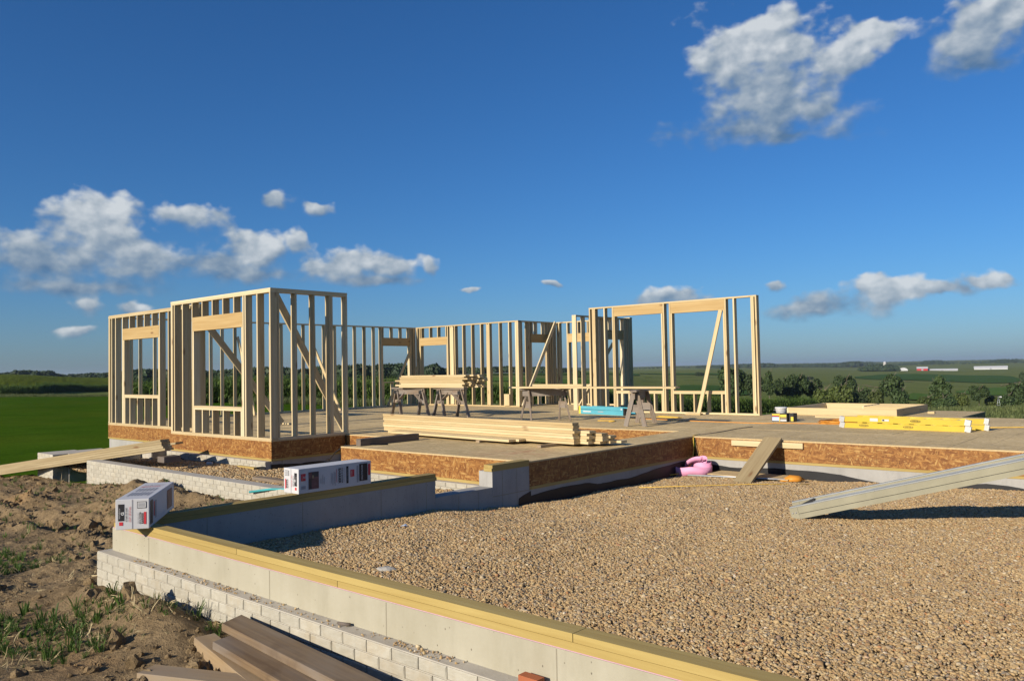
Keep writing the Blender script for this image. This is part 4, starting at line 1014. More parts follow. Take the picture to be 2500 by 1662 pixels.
for (y0, y1, xx) in ((-1.98, -1.70, -4.4995), (-1.69, -1.31, -4.4495), (-1.29, -.86, -4.3595), (-.84, -.41, -4.1995), (-.39, -.02, -3.7595)):
    brick_face(ps, y0, y1, xx, -0.317, 6, '+x')
# ------------------------------------------------------------------ framed walls
T = 0.038; DP = 0.14
def frame_wall(name, label, ax, f, a0, a1, H, studs, heads=(), sills=(), crip=(), inward=1, top2=True, mat='spf', hdir=None):
    """ax: direction of the wall; f: face seen from the front; studs: list of left edges"""
    base = (a0, f, 0) if ax == 'x' else (f, a0, 0)
    o = thing(name, label, 'stud wall', base)
    f0, f1 = (f, f + DP) if inward > 0 else (f - DP, f)
    def piece(nm, s0, s1, z0, z1, m, grain, d0=0.0, d1=0.0):
        if ax == 'x': return bx(nm, s0, s1, f0 + d0, f1 - d1, z0, z1, m, o, grain)
        return bx(nm, f0 + d0, f1 - d1, s0, s1, z0, z1, m, o, grain)
    ga = ax
    piece('bottom_plate', a0, a1, 0.001, T, M[mat], ga)
    ht = H - T
    piece('top_plate', a0, a1, H - T, H, M[mat], ga)
    if top2:
        ht = H - 2 * T - .001
        piece('top_plate', a0 + .004, a1 - .003, H - 2 * T, H - T - .001, M[mat], ga, .001, .001)
    for s in studs:
        z0, z1 = T + .0005, ht - .0005
        if isinstance(s, tuple): s, z1 = s           # a jack stud stops under its header
        d = rnd.uniform(0, .003)
        piece('stud', s, s + T, z0, z1, M[mat], 'z', d, rnd.uniform(0, .003))
    for (s0, s1, z0, z1) in heads: piece('header', s0, s1, z0, z1, M['header'], ga, -.002, .03)
    for (s0, s1, z, n) in sills:
        for k in range(n): piece('rough_sill', s0, s1, z - (k + 1) * T + .0005, z - k * T - .0005, M[mat], ga, .001 + .001 * k, .002)
    for (s, z0, z1) in crip: piece('cripple_stud', s, s + T, z0 + .0005, (ht if z1 is None else z1) - .0005, M[mat], 'z', .002, .004)
    return o
HW = 2.70
wa = frame_wall('framed_wall', 'nearest framed wall with a window opening facing the camera', 'x', 0.0, -3.735, 0.0, HW,
    [-3.73, -3.69, -3.60, -3.25, -2.85, (-2.805, 2.05), (-0.975, 2.05), -0.932, -0.864, -0.463, -0.042],
    heads=[(-2.805, -0.934, 2.052, 2.325)], sills=[(-2.765, -0.977, 0.572, 2)],
    crip=[(s, 2.326, None) for s in (-2.452, -2.056, -1.659, -1.261)] + [(s, T, 0.495) for s in (-2.765, -2.458, -2.064, -1.662, -1.266, -1.017)])
board('brace', (-3.64, 0.42, 2.66), (-3.70, 2.60, 0.04), 0.14, 0.038, M['spf'], wa, (1, 0, 0))
board('brace_block', (-3.95, 2.70, 0.02), (-3.50, 2.70, 0.02), 0.09, 0.038, M['spf'], wa)
wb = frame_wall('framed_wall', 'short framed side wall running back from the near corner', 'y', 0.0, 0.143, 1.675, HW,
    [0.145, 0.416 + .09, 0.805 + .09, 1.19 + .07, 1.19 + .108, 1.634], inward=-1)
board('brace', (-0.19, 0.22, 2.60), (-0.36, 1.86, 0.03), 0.14, 0.038, M['spf'], wb, (1, 0, 0.1))
wl = frame_wall('framed_wall', 'framed wall with a smaller window at the far left', 'x', 0.63, -8.33, -3.745, HW,
    [-8.33, -8.288, -8.18, -7.956, -7.565, (-7.52, 2.06), (-7.47, 2.06), (-5.648, 2.06), -5.608, -5.18, -4.78, -4.40, -3.99, -3.79],
    heads=[(-7.52, -5.61, 2.062, 2.335)], sills=[(-7.43, -5.65, 0.738, 2)],
    crip=[(s, 2.336, None) for s in (-7.168, -6.758, -6.376, -5.975)] + [(s, T, 0.661) for s in (-7.43, -7.152, -6.749, -6.357, -5.969, -5.69)])
bl = frame_wall('framed_wall', 'long framed wall at the back left with a corner window', 'y', -8.57, 0.775, 11.137, HW,
    [0.78, 1.3, 1.54, 1.92, 2.33, 2.73, 3.13, 3.50, 3.84, 4.235, 4.64, 5.03, 5.40, 5.755, 6.15, 6.53, 6.92, 7.29, 7.705, 8.09, 8.495, 8.89, 9.28, 9.58, (9.622, 2.05), (10.86, 2.05), 10.90, 11.02, 11.095],
    heads=[(9.622, 10.90, 2.052, 2.325)], sills=[(9.66, 10.86, 0.835, 1)], crip=[(s, 2.326, None) for s in (9.66, 10.06, 10.46, 10.82)] + [(s, T, 0.797) for s in (9.66, 10.07, 10.48, 10.82)], inward=-1, top2=False)
board('brace', (-8.55, 6.86, 2.02), (-7.20, 6.86, 0.03), 0.09, 0.038, M['spf_bright'], bl, (0, 1, 0))
board('brace', (-8.55, 4.29, 2.25), (-7.66, 4.29, 0.03), 0.09, 0.038, M['spf_bright'], bl, (0, 1, 0))
board('brace', (-8.54, 10.86, 1.9), (-8.54, 9.82, 0.03), 0.09, 0.038, M['spf_bright'], bl, (1, 0, 0))
bx('brace_block', -7.30, -6.95, 6.80, 6.92, 0.001, 0.039, M['dark_beam'], bl)
bu = frame_wall('framed_wall', 'back framed wall behind the sawhorse lumber with one window', 'x', 11.14, -8.57, -3.82, HW,
    [-8.565, -8.52, -8.401, (-8.36, 2.05), (-7.04, 2.05), -7.0, -6.878, -6.80, -6.66, -6.286, -5.876, -5.466, -5.19, -5.10, -4.651, -4.243, -3.92, -3.862],
    heads=[(-8.36, -7.0, 2.05, 2.32)], sills=[(-8.32, -7.04, 0.83, 1)], crip=[(s, 2.321, None) for s in (-8.32, -7.894, -7.491, -7.085)] + [(s, T, 0.79) for s in (-8.32, -7.9, -7.5, -7.08)], top2=False, mat='spf_bright')
# wide flat studs of the partition backing
bx('backing_stud', -6.86, -6.70, 11.135, 11.139, 0.05, 2.64, M['spf_bright'], bu, 'z')
bx('backing_stud', -5.18, -5.04, 11.135, 11.139, 0.05, 2.64, M['spf_bright'], bu, 'z')
bx('loose_block', -4.42, -4.20, 11.09, 11.128, 0.042, 0.40, M['spf_bright'], bu, 'z')
jg = frame_wall('framed_wall', 'short framed jog wall with a narrow window and leaning brace', 'y', -3.82, 11.143, 13.065, HW,
    [11.145, 11.30, 11.62, 11.68, (11.76, 2.02), (12.63, 2.02), 12.74, 12.83, 13.02], heads=[(11.80, 12.67, 2.022, 2.294)], sills=[(11.80, 12.63, 0.66, 1)],
    crip=[(s, 2.295, None) for s in (11.83, 12.05, 12.43, 12.62)] + [(s, T, 0.62) for s in (11.80, 12.2, 12.59)], inward=-1, top2=False)
board('brace', (-3.80, 13.0, 2.68), (-3.35, 10.75, 0.03), 0.14, 0.038, M['spf'], jg, (1, 0.2, 0))
u3 = frame_wall('framed_wall', 'farthest framed bay wall with a wide window header', 'x', 13.07, -3.82, -0.955, HW,
    [-3.815, -3.74, -3.398, (-3.355, 2.02), (-2.0, 2.02), -1.96, -1.55, -1.16, -1.0], heads=[(-3.355, -1.96, 2.022, 2.30)], sills=[(-3.315, -2.0, 0.655, 2)],
    crip=[(s, 2.301, None) for s in (-2.969, -2.583, -2.2)] + [(s, T, 0.579) for s in (-3.315, -3.01, -2.60, -2.04)], top2=False, mat='spf_bright')
vr_ = frame_wall('framed_wall', 'framed return wall of the bay behind the right-hand wall', 'y', -0.95, 10.30, 13.066, HW - 0.03,
    [10.3, 10.7, 11.1, 11.43, 11.63, (11.82, 2.01), (12.70, 2.01), 12.74, 12.83, 12.95, 13.025], heads=[(11.82, 12.74, 2.012, 2.288)],
    crip=[(s, 2.289, None) for s in (12.06, 12.45)], inward=-1, top2=False)
board('brace', (-1.0, 12.2, 1.9), (-1.5, 11.1, 0.03), 0.09, 0.038, M['spf_bright'], vr_, (1, 0, 0))
HR = 2.80
wr = frame_wall('framed_wall', 'freestanding framed wall at the right with two tall openings', 'x', 9.94, -0.24, 4.545, HR,
    [-0.236, -0.14, -0.075, 0.24, 0.512, (0.558, 2.52), (2.0, 2.52), 2.052, 2.231, (2.275, 2.50), (3.695, 2.50), 3.738, 3.952, 4.40, 4.44, 4.507],
    heads=[(0.558, 2.052, 2.521, HR - T - .004), (2.275, 3.738, 2.502, HR - T - .004)], sills=[(0.596, 2.0, 0.565, 2), (2.313, 3.695, 0.565, 2)],
    crip=[(s, T, 0.488) for s in (0.606, 0.972, 1.35, 1.731, 1.96, 2.474, 2.85, 3.221, 3.593)], top2=False, mat='spf_bright')
bx('backing_stud', -0.135, -0.03, 9.935, 9.939, 0.05, 2.75, M['spf_bright'], wr, 'z')
board('brace', (3.66, 9.90, 2.50), (3.17, 9.60, 0.03), 0.09, 0.038, M['spf_bright'], wr, (0, 1, 0.1))
bx('brace_block', 2.85, 3.25, 9.52, 9.66, 0.001, 0.039, M['spf_bright'], wr)
# ------------------------------------------------------------------ gravel beds
def gravel_z(x, y):
    a = np.interp(y, [-5, -4, -1.7, -0.3, 1.7, 4.3], [-.33, -.34, -.39, -.55, -.575, -.60])      # along the side wall
    b = np.interp(y, [-5, -3, 0, 2.5, 4.3], [-.36, -.37, -.43, -.50, -.58])                      # middle
    w = np.clip((x - 5.92) / 2.2, 0, 1); w = w * w * (3 - 2 * w)
    z = a * (1 - w) + b * w
    z = z + np.clip(x - 9.0, 0, 2) * 0.05 * np.clip((y - 2) / 2, 0, 1)
    return z + fbm(x, y, 0.9, 3) * 0.05 + fbm(x, y, 3.0, 2) * 0.018
tag(grid_obj('gravel_bed', np.linspace(5.93, 13.0, 240), np.linspace(-4.90, 4.275, 300), lambda x, y: gravel_z(x, y) - 0.012, M['gravel']), kind='structure')
def porch_z(x, y):
    return -0.50 + fbm(x, y, 1.1, 3) * 0.07 + np.clip(x + 1.0, 0, 6) * 0.012 + np.clip(-1.2 - y, 0, 1) * (-.12) - 0.06 * np.clip((x - 0.2) / 1.0, 0, 1)
tag(grid_obj('porch_gravel', np.linspace(-4.7, 5.69, 260), np.linspace(-1.795, 1.6, 80), lambda x, y: np.where((y > -0.11) & (x < 0.0), -0.9, porch_z(x, y)) - 0.012, M['gravel']), kind='structure')
def stone_proto(k):
    r = np.random.RandomState(k)
    bm = bmesh.new(); bmesh.ops.create_icosphere(bm, subdivisions=1, radius=1.0)
    sx, sy, sz = r.uniform(.8, 1.25), r.uniform(.65, 1.0), r.uniform(.45, .75)
    for v in bm.verts:
        j = 1 + r.uniform(-.22, .22); v.co = Vector((v.co.x * sx * j, v.co.y * sy * j, v.co.z * sz * j))
    me = bpy.data.meshes.new('stone_%d' % k); bm.to_mesh(me); bm.free(); me.materials.append(M['stone'])
    me.polygons.foreach_set('use_smooth', [k % 2 == 0] * len(me.polygons))
    return bpy.data.objects.new('stone_%d' % k, me)
stones = [stone_proto(k) for k in range(8)]
rs = np.random.RandomState(5)
def visible(x, y, z, m=40):
    dx, dy, dz = x - CAM.x, y - CAM.y, z - CAM.z
    t = dx * FWD.x + dy * FWD.y + dz * FWD.z
    px = 1250 + FPX * (dx * RIGHT.x + dy * RIGHT.y + dz * RIGHT.z) / t
    py = 831 + FPX * (dx * DOWN.x + dy * DOWN.y + dz * DOWN.z) / t
    return (t > .5) & (px > -m * 6) & (px < 2500 + m * 6) & (py < 1662 + m * 6), t
def stone_bed(name, label, x0, x1, y0, y1, zf, dens, s0, ok=None):
    n = int((x1 - x0) * (y1 - y0) * dens)
    x = rs.uniform(x0, x1, n); y = rs.uniform(y0, y1, n); z = zf(x, y)
    vis, t = visible(x, y, z)
    keep = vis & (rs.rand(n) < np.clip(9.0 / np.maximum(t, 0.1), 0.35, 1.0))
    if ok is not None: keep &= ok(x, y)
    x, y, z, t = x[keep], y[keep], z[keep], t[keep]; n = len(x)
    s = s0 * np.exp(rs.normal(0, .30, n)) * np.clip(0.9 + t * 0.028, 1.0, 1.45)
    rot = np.column_stack([rs.uniform(-.6, .6, n), rs.uniform(-.6, .6, n), rs.uniform(0, 6.28, n)])
    o = scatter(name, np.column_stack([x, y, z + s * 0.15]), rot, s, rs.randint(0, 8, n), stones)
    return tag(o, label, 'gravel', kind='stuff')
stone_bed('gravel', 'loose tan gravel filling the garage floor', 5.94, 12.98, -4.84, 4.26, gravel_z, 6200, 0.0086)
stone_bed('gravel', 'loose gravel between the porch wall and the house', -4.3, 5.68, -1.79, 1.58, porch_z, 2600, 0.0125, lambda x, y: ((y < -0.13) | ((x > 0.02) & (x < 1.97))))
# ------------------------------------------------------------------ bare soil
def soil_mask(x, y):
    """1 inside the dug-up ground, fading out towards the lawn"""
    e = fbm(x, y, 0.5, 4) * 1.6
    a = np.clip((x + 6.3 + e + 0.25 * (y + 2.5)) / 0.9, 0, 1)
    return a
def soil_z(x, y):
    z = near_z(x, y)
    z = z + fbm(x, y, 0.55, 4) * 0.08 + fbm(x, y, 2.2, 5, 0.6) * 0.026
    # wheel and track marks parallel to the porch
    for c, dpt in ((-3.55, .10), (-4.35, .09), (-6.3, .05)):
        u = y - c - 0.10 * (x - 1) - 0.12 * np.sin(x * 0.7)
        z = z - dpt * np.exp(-(u / .20) ** 2) * (0.7 + 0.5 * np.sign(np.sin(x * 18.0))) * np.clip((5.2 - x) / 1.0, 0, 1) + dpt * .55 * np.exp(-((np.abs(u) - .36) / .12) ** 2) * np.clip((5.2 - x) / 1.0, 0, 1) * (1 + 1.2 * fbm(x, y, 3.0, 3))
    # spoil banked against the porch wall, trench by the planks
    z = z + 0.26 * np.exp(-((y + 2.35) / .30) ** 2) * np.exp(-((x - 0.9) / 1.9) ** 2) * (1 + 1.6 * fbm(x, y, 1.5, 4))
    z = z + 0.12 * np.exp(-((y + 5.45) / .22) ** 2) * np.exp(-((x - 6.35) / .6) ** 2) * (1 + 1.5 * fbm(x, y, 2.5, 4))
    z = z + 0.13 * np.exp(-((y + 5.42) / .16) ** 2) * np.exp(-((x - 7.15) / .45) ** 2)
    z = z - 0.10 * np.exp(-((y + 5.22) / .15) ** 2) * np.clip((x - 7.6) / .4, 0, 1)
    m = soil_mask(x, y)
    return z * m + (near_z(x, y) - 0.14) * (1 - m) + 0.02
def clod(x, y, f, amp):
    n = fbm(x, y, f, 4, 0.6); return amp * np.clip(np.abs(n) * 2.2 - 0.25, 0, 1)
SX = np.concatenate([np.linspace(-9, 2, 240), np.linspace(2, 11.5, 380)[1:]])
SY = np.concatenate([np.linspace(-9.5, -6.6, 60), np.linspace(-6.6, -2.0, 260)[1:]])
def soil_all(x, y):
    z = soil_z(x, y) + (clod(x, y, 2.6, .05) * np.clip(fbm(x + 9, y, .5, 3) * 2.5 + .25, 0, 1) + clod(x + 40, y, 8.0, .014)) * soil_mask(x, y)
    inside = (y > -5.13) & (x > 5.64)
    return np.where(inside, -0.95, z)
tag(grid_obj('bare_soil', SX, SY, soil_all, M['soil'], smooth=True), kind='structure')
def clod_proto(k):
    r = np.random.RandomState(60 + k); bm = bmesh.new(); bmesh.ops.create_icosphere(bm, subdivisions=2, radius=1.0)
    f = r.uniform(1.5, 3, 3)
    for v in bm.verts:
        j = 1 + 0.28 * math.sin(v.co.x * f[0] * 2 + k) * math.sin(v.co.y * f[1] * 2) + r.uniform(-.16, .16)
        v.co = Vector((v.co.x * j, v.co.y * j * .8, v.co.z * j * .62))
    me = bpy.data.meshes.new('clod_%d' % k); bm.to_mesh(me); bm.free(); me.materials.append(M['soil'])
    return bpy.data.objects.new('clod_%d' % k, me)
clods = [clod_proto(k) for k in range(5)]
def scatter_on_soil(name, label, cat, n, protos, s0, sg, density, tilt=0.4, sink=0.2, zs=1.0):
    x = rs.uniform(-6.5, 9.6, n * 4); y = rs.uniform(-8.2, -2.05, n * 4)
    z = soil_all(x, y); vis, t = visible(x, y, z, 20)
    k = vis & (z > -0.92) & (rs.rand(n * 4) < density(x, y)) & ~((y > -5.16) & (x > 5.60))
    x, y, z = x[k][:n], y[k][:n], z[k][:n]; m = len(x)
    s = s0 * np.exp(rs.normal(0, sg, m))
    sc = np.column_stack([s, s, s * zs * np.exp(rs.normal(0, .15, m))])
    rot = np.column_stack([rs.uniform(-tilt, tilt, m), rs.uniform(-tilt, tilt, m), rs.uniform(0, 6.28, m)])
    o = scatter(name, np.column_stack([x, y, z - s * sink]), rot, sc, rs.randint(0, len(protos), m), protos)
    return tag(o, label, cat, kind='stuff')
patch = lambda x, y, f, o: np.clip(fbm(x + o, y - o, f, 4) * 3.2 + 0.35, 0, 1)
scatter_on_soil('soil_clods', 'clods of earth strewn over the dug-up ground', 'soil', 9000, clods, 0.0095, 0.75, lambda x, y: soil_mask(x, y) * (0.15 + 0.85 * patch(x, y, 0.9, 3.0)), 1.2, 0.0)
def blade_tuft(k, nb, L, w, spread, mat, droop=0.5, name='tuft'):
    r = random.Random(k); V = []; F = []
    for b in range(nb):
        a = r.uniform(0, 6.28); d = Vector((math.cos(a), math.sin(a), 0)); sd = Vector((-d.y, d.x, 0)); l = L * r.uniform(.5, 1.1); o = d * r.uniform(0, spread * .25)
        lean = r.uniform(.25, 1.0) * spread
        pts = [o, o + d * lean * .25 * l / L + Vector((0, 0, l * .45)), o + d * lean * .65 * l / L + Vector((0, 0, l * .78)), o + d * lean * l / L + Vector((0, 0, l * (.92 - droop * lean / max(spread, .01) * .6)))]
        ws = [w, w * .95, w * .7, w * .08]; i = len(V)
        for p, q in zip(pts, ws): V.extend([p - sd * q / 2, p + sd * q / 2])
        for s in range(3): F.append((i + 2 * s, i + 2 * s + 1, i + 2 * s + 3, i + 2 * s + 2))
    return proto('%s_%d' % (name, k), V, F, mat)
tufts = [blade_tuft(k, 11, 0.11, 0.008, 0.10, M['blade']) for k in range(4)] + [blade_tuft(10 + k, 7, 0.07, 0.011, 0.10, M['blade']) for k in range(2)]
wild = lambda x, y: soil_mask(x, y) * np.clip((-4.6 - y) / 0.8 + (x - 5.0) * 0.3, 0.05, 1) * patch(x, y, 0.8, 11.0) ** 1.5
scatter_on_soil('grass_tufts', 'scattered young grass growing through the soil', 'grass', 9000, tufts, 0.5, 0.4, wild, 0.25, 0.0)
near_wall = lambda x, y: np.clip(1 - np.abs(y + 5.30) / .22, 0, 1) * np.clip((x - 7.2) / .5, 0, 1) * np.clip((8.3 - x) / .4, 0, 1)
tall = [blade_tuft(30 + k, 14, 0.24, 0.008, 0.17, M['blade'], 0.7) for k in range(3)]
scatter_on_soil('tall_grass', 'tall grass tufts growing against the garage wall by the planks', 'grass', 260, tall, 0.9, 0.3, near_wall, 0.2, 0.0)
straws = [blade_tuft(50 + k, 3, 0.13, 0.004, 0.14, M['straw'], 1.1, 'straw') for k in range(3)]
scatter_on_soil('straw', 'dry straw lying on the soil in the foreground', 'straw', 9000, straws, 0.7, 0.45, lambda x, y: soil_mask(x, y) * np.clip((x - 4.0) / 3.0, 0.04, 1) * patch(x, y, 1.1, 21.0), 1.5, -0.01, 0.35)
# rough verge grass behind the deck and along the fields
rg = [blade_tuft(70 + k, 16, 0.55, 0.02, 0.32, M['rough_grass']) for k in range(3)]
def verge(name, label, specs):
    P = []
    for (p0, p1, t0, t1, n) in specs:
        px = rs.uniform(p0, p1, n); t = rs.uniform(t0, t1, n)
        D = np.array([[ground_dir(q).x, ground_dir(q).y] for q in px]); P.append(np.column_stack([CAM.x + D[:, 0] * t, CAM.y + D[:, 1] * t]))
    P = np.concatenate(P); z = terrain_xy(P[:, 0], P[:, 1]) - 0.06; k = len(P)
    return tag(scatter(name, np.column_stack([P, z]), np.column_stack([rs.uniform(-.15, .15, k), rs.uniform(-.15, .15, k), rs.uniform(0, 6.28, k)]), rs.uniform(.7, 1.4, k), rs.randint(0, 3, k), rg), label, 'grass', kind='stuff')
verge('verge_grass', 'rough pale grass behind the right end of the deck', [(2180, 2560, 25, 62, 5200), (1840, 2200, 26, 70, 2400)])
verge('verge_grass', 'pale weedy strip between the lawn and the corn', [(-200, 300, 150, 166, 1500), (560, 1300, 64, 73, 1500)])
# ------------------------------------------------------------------ lumber and sawhorses on the deck
# big lumber pile near the deck edge: 16-foot boards, slightly askew
PB = Vector((5.345, 1.72, 0)); PA = Vector((0.36, 2.22, 0)); pd = (PB - PA).normalized(); pn = Vector((-pd.y, pd.x, 0))
LP = 'two-by-six board in the big lumber pile on the deck'
def pile_board(end, back, z, L=4.98, label=LP, mat='spf_bright', grp='boards of the big lumber pile'):
    """end: how far the right end stands out past the pile's corner; back: offset behind the front face"""
    c1 = PB + pd * end + pn * (back + .07) + Vector((0, 0, z + .019)); c0 = c1 - pd * L
    return tag(board('lumber_board', c0, c1, 0.138, 0.037, M[mat]), label, 'board', grp)
z0 = 0.042
for lay in range(8): pile_board(rnd.uniform(-.03, .02), rnd.uniform(-.010, .010), z0 + .0402 * lay)
for lay in range(5): pile_board(.14 + rnd.uniform(-.03, .04), .144 + rnd.uniform(0, .006), z0 + .0402 * lay)
for lay in range(4): pile_board(.26 + rnd.uniform(-.05, .05), .288 + rnd.uniform(0, .01), z0 + .0402 * lay)
for lay in range(3): pile_board(.30 + rnd.uniform(-.04, .05), .434 + rnd.uniform(0, .01), z0 + .0402 * lay)
pile_board(.42, .58, z0)
for k, (e, bk, L) in enumerate(((-1.10, -.30, 3.3), (-1.03, -.150, 3.4))):
    pile_board(e, bk, z0, L, 'short board laid in front of the big lumber pile' if k else 'foremost short board in front of the big lumber pile', 'spf_bright', 'boards in front of the pile')
for k, s in enumerate((1.15, 3.2, 4.6)):
    p = PB - pd * (5.0 - s); a = p - pn * .34; b = p + pn * .75
    tag(board('bearer_block', a + Vector((0, 0, .0205)), b + Vector((0, 0, .0205)), 0.09, 0.038, M['weathered_tan']),
        ['left bearer under the big lumber pile', 'short bearer block showing in front of the big lumber pile', 'right bearer under the big lumber pile'][k], 'block')
# weathered 4x4 at the notch edge
tag(board('timber_post', (2.24, 0.16, 0.0575), (2.22, 1.42, 0.0575), 0.11, 0.11, M['dark_beam']), 'dark weathered timber lying at the edge of the deck notch', 'timber')
def sawhorse(label, c0, c1, splay, H=0.72, brackets=False, zb=0.0):
    """beam from c0 to c1 (plan), legs spread along splay"""
    c0, c1, sp = Vector((*c0, 0)), Vector((*c1, 0)), Vector((*splay, 0))
    o = thing('sawhorse', label, 'sawhorse', (c0.x, c0.y, zb), 'sawhorses')
    up_ = Vector((0, 0, zb)); d = (c1 - c0).normalized()
    ext = d * 0.12
    board('beam', c0 - ext + up_ + Vector((0, 0, H - .07)), c1 + ext + up_ + Vector((0, 0, H - .07)), 0.04, 0.14, M['horse'], o)
    board('beam_top', c0 - ext * 1.5 + up_ + Vector((0, 0, H + .019)), c1 + ext * 1.5 + up_ + Vector((0, 0, H + .019)), 0.14, 0.037, M['horse'], o)
    for q, s2 in ((c0, -1), (c1, 1)):
        for s in (-1, 1):
            top = q + up_ + sp.normalized() * (.035 * s) + Vector((0, 0, H - .01)); bot = q + up_ + sp * s + d * (s2 * .05) + Vector((0, 0, 0.0))
            board('leg', bot, top, 0.088, 0.036, M['horse'], o, d)
        mz = H * .52
        board('gusset', q + up_ - sp * .62 + Vector((0, 0, mz)), q + up_ + sp * .62 + Vector((0, 0, mz)), 0.02 if brackets else 0.15, 0.09 if brackets else .02, M['horse'], o, (0, 0, 1) if brackets else d)
        if brackets:
            bx('bracket', q.x - .075, q.x + .075, q.y - .06, q.y + .06, zb + H - .13, zb + H - .04, M['black'], o)
            board('knee_brace', q + up_ + Vector((0, 0, H * .5)), q - d * (s2 * .34) + up_ + Vector((0, 0, H - .10)), 0.07, 0.036, M['horse'], o, sp)
    return o
sawhorse('left sawhorse under the stacked short boards', (-4.30, 6.60), (-3.22, 6.52), (0.30, -0.09), 0.70, True)
sawhorse('right sawhorse under the stacked short boards', (-2.52, 6.50), (-1.70, 6.45), (0.31, -0.10), 0.70, True)
sawhorse('grey sawhorse under the left end of the long board', (0.74, 6.14), (1.40, 6.56), (0.20, -0.05), 0.70)
sawhorse('splayed sawhorse under the right end of the long board', (3.84, 5.77), (3.53, 6.63), (0.19, 0.05), 0.68)
# short boards stacked on the two left sawhorses
for lay in range(8):
    for k in range(4):
        if lay == 7 and k == 3: continue
        L = rnd.uniform(2.42, 2.58); e = -1.50 + rnd.uniform(-.10, .08) + k * .07 + (.05 if lay > 4 else 0)
        y = 6.28 + k * .144 + rnd.uniform(-.010, .010); z = 0.760 + lay * .0402
        tag(board('lumber_board', (e - L, y + .15 + .02, z), (e, y + .15, z), 0.138, 0.037, M['spf_bright']), 'short pale board stacked across the two left sawhorses', 'board', 'short boards on the left sawhorses')
# long boards across the two right sawhorses
tag(board('lumber_board', (0.30, 6.03, 0.759), (4.62, 6.06, 0.757), 0.138, 0.037, M['spf_bright']), 'front long board lying across the two right sawhorses', 'board', 'long boards on the right sawhorses')
tag(board('lumber_board', (0.55, 6.20, 0.759), (4.55, 6.23, 0.757), 0.138, 0.037, M['spf_bright']), 'rear long board lying across the two right sawhorses', 'board', 'long boards on the right sawhorses')
tag(board('lumber_board', (0.62, 6.47, 0.776), (2.10, 6.42, 0.776), 0.038, 0.09, M['spf_bright']), 'short board standing on edge behind the long boards', 'board')
# lying wall frame
lf = thing('wall_frame', 'flat wall frame of wide boards lying on the deck behind the ladder', 'wall frame', (6.1, 11.6, 0))
hf2 = 0.165
bx('frame_board', 5.00, 7.37, 10.50, 10.538, 0.001, hf2, M['spf_bright'], lf)
bx('frame_board', 4.90, 7.30, 12.95, 12.988, 0.001, hf2, M['spf_bright'], lf)
bx('frame_board', 7.335, 7.373, 10.54, 12.949, 0.001, hf2, M['spf'], lf, 'y')
bx('frame_board', 4.95, 4.988, 10.54, 12.949, 0.001, hf2, M['spf'], lf, 'y')
bx('frame_board', 6.25, 6.288, 11.8, 12.949, 0.001, hf2, M['spf'], lf, 'y')
for k in range(5): bx('frame_board', 6.29, 7.334, 11.75 + k * .23, 11.788 + k * .23, 0.001, hf2 - .01, M['spf_bright'], lf)
tag(bx('lumber_board', 5.9, 7.15, 9.75, 9.84, 0.001, 0.039, M['spf_bright']), 'single board lying on the deck in front of the flat frame', 'board')
tag(bx('wood_block', 7.60, 7.74, 12.0, 12.09, 0.001, 0.05, M['spf_bright']), 'small wood offcut lying right of the flat frame', 'block')
# ------------------------------------------------------------------ yellow ladder on its edge
A = Vector((7.33, 7.20, 0)); B = Vector((9.44, 7.03, 0)); dl = (B - A).normalized(); nl = Vector((-dl.y, dl.x, 0)); LL = (B - A).length
ld = thing('yellow_ladder', 'yellow fibreglass stepladder lying on its edge on the deck', 'ladder', A)
def lp(s, b, z): return A + dl * s + nl * b + Vector((0, 0, z))
def rail(nm, s0, s1, b, z0, z1, za, zb_, par):
    """channel rail: web plus two flanges; height changes along it"""
    V = []; F = []
    prof = [(0, 0), (.03, 0), (.03, .006), (.006, .006), (.006, -1), (.03, -1), (.03, -2), (0, -2)]
    for (s, lo, hi) in ((s0, z0, z1), (s1, za, zb_)):
        for (q, h) in prof:
            z = lo if h == 0 else lo + .006 if h == .006 else hi - .006 if h == -1 else hi
            V.append(lp(s, b + q, z))
    F = [(k, (k + 1) % 8, 8 + (k + 1) % 8, 8 + k) for k in range(8)] + [(7, 6, 5, 4, 3, 2, 1, 0), tuple(range(8, 16))]
    return mesh_obj(nm, V, F, M['yellow'], par)
r1 = rail('front_rail', .06, LL - .05, 0.0, .001, .092, .001, .092, ld)
r2 = rail('upper_rail', .06, LL - .05, 0.004, .112, .205, .100, .195, ld)
r3 = rail('back_rail', .10, LL + .12, 0.50, .001, .092, .001, .092, ld)
r4 = rail('back_rail', .10, LL + .12, 0.50, .105, .20, .100, .195, ld)
for s in (0.02, LL - .01):
    for z in (.0, .105): board('end_foot', lp(s, -.006 + .02, z + .004 + (0 if z else .0)), lp(s + .02, -.006 + .02, z + .098), 0.055, 0.09, M['alu'], ld, dl)
for s in (LL + .13,):
    for z in (.0, .105): board('end_foot', lp(s, .51, z + .004), lp(s + .02, .51, z + .098), 0.05, 0.07, M['alu'], ld, dl)
for k in range(7):
    s = .22 + k * (LL - .3) / 6.6
    board('step', lp(s, .03, .155), lp(s + .02, .50, .150), 0.085, 0.022, M['alu'], ld, (dl * .4 + Vector((0, 0, 1))))
    board('step', lp(s + .1, .03, .050), lp(s + .12, .50, .050), 0.06, 0.018, M['alu'], ld, (dl * .2 + Vector((0, 0, 1))))
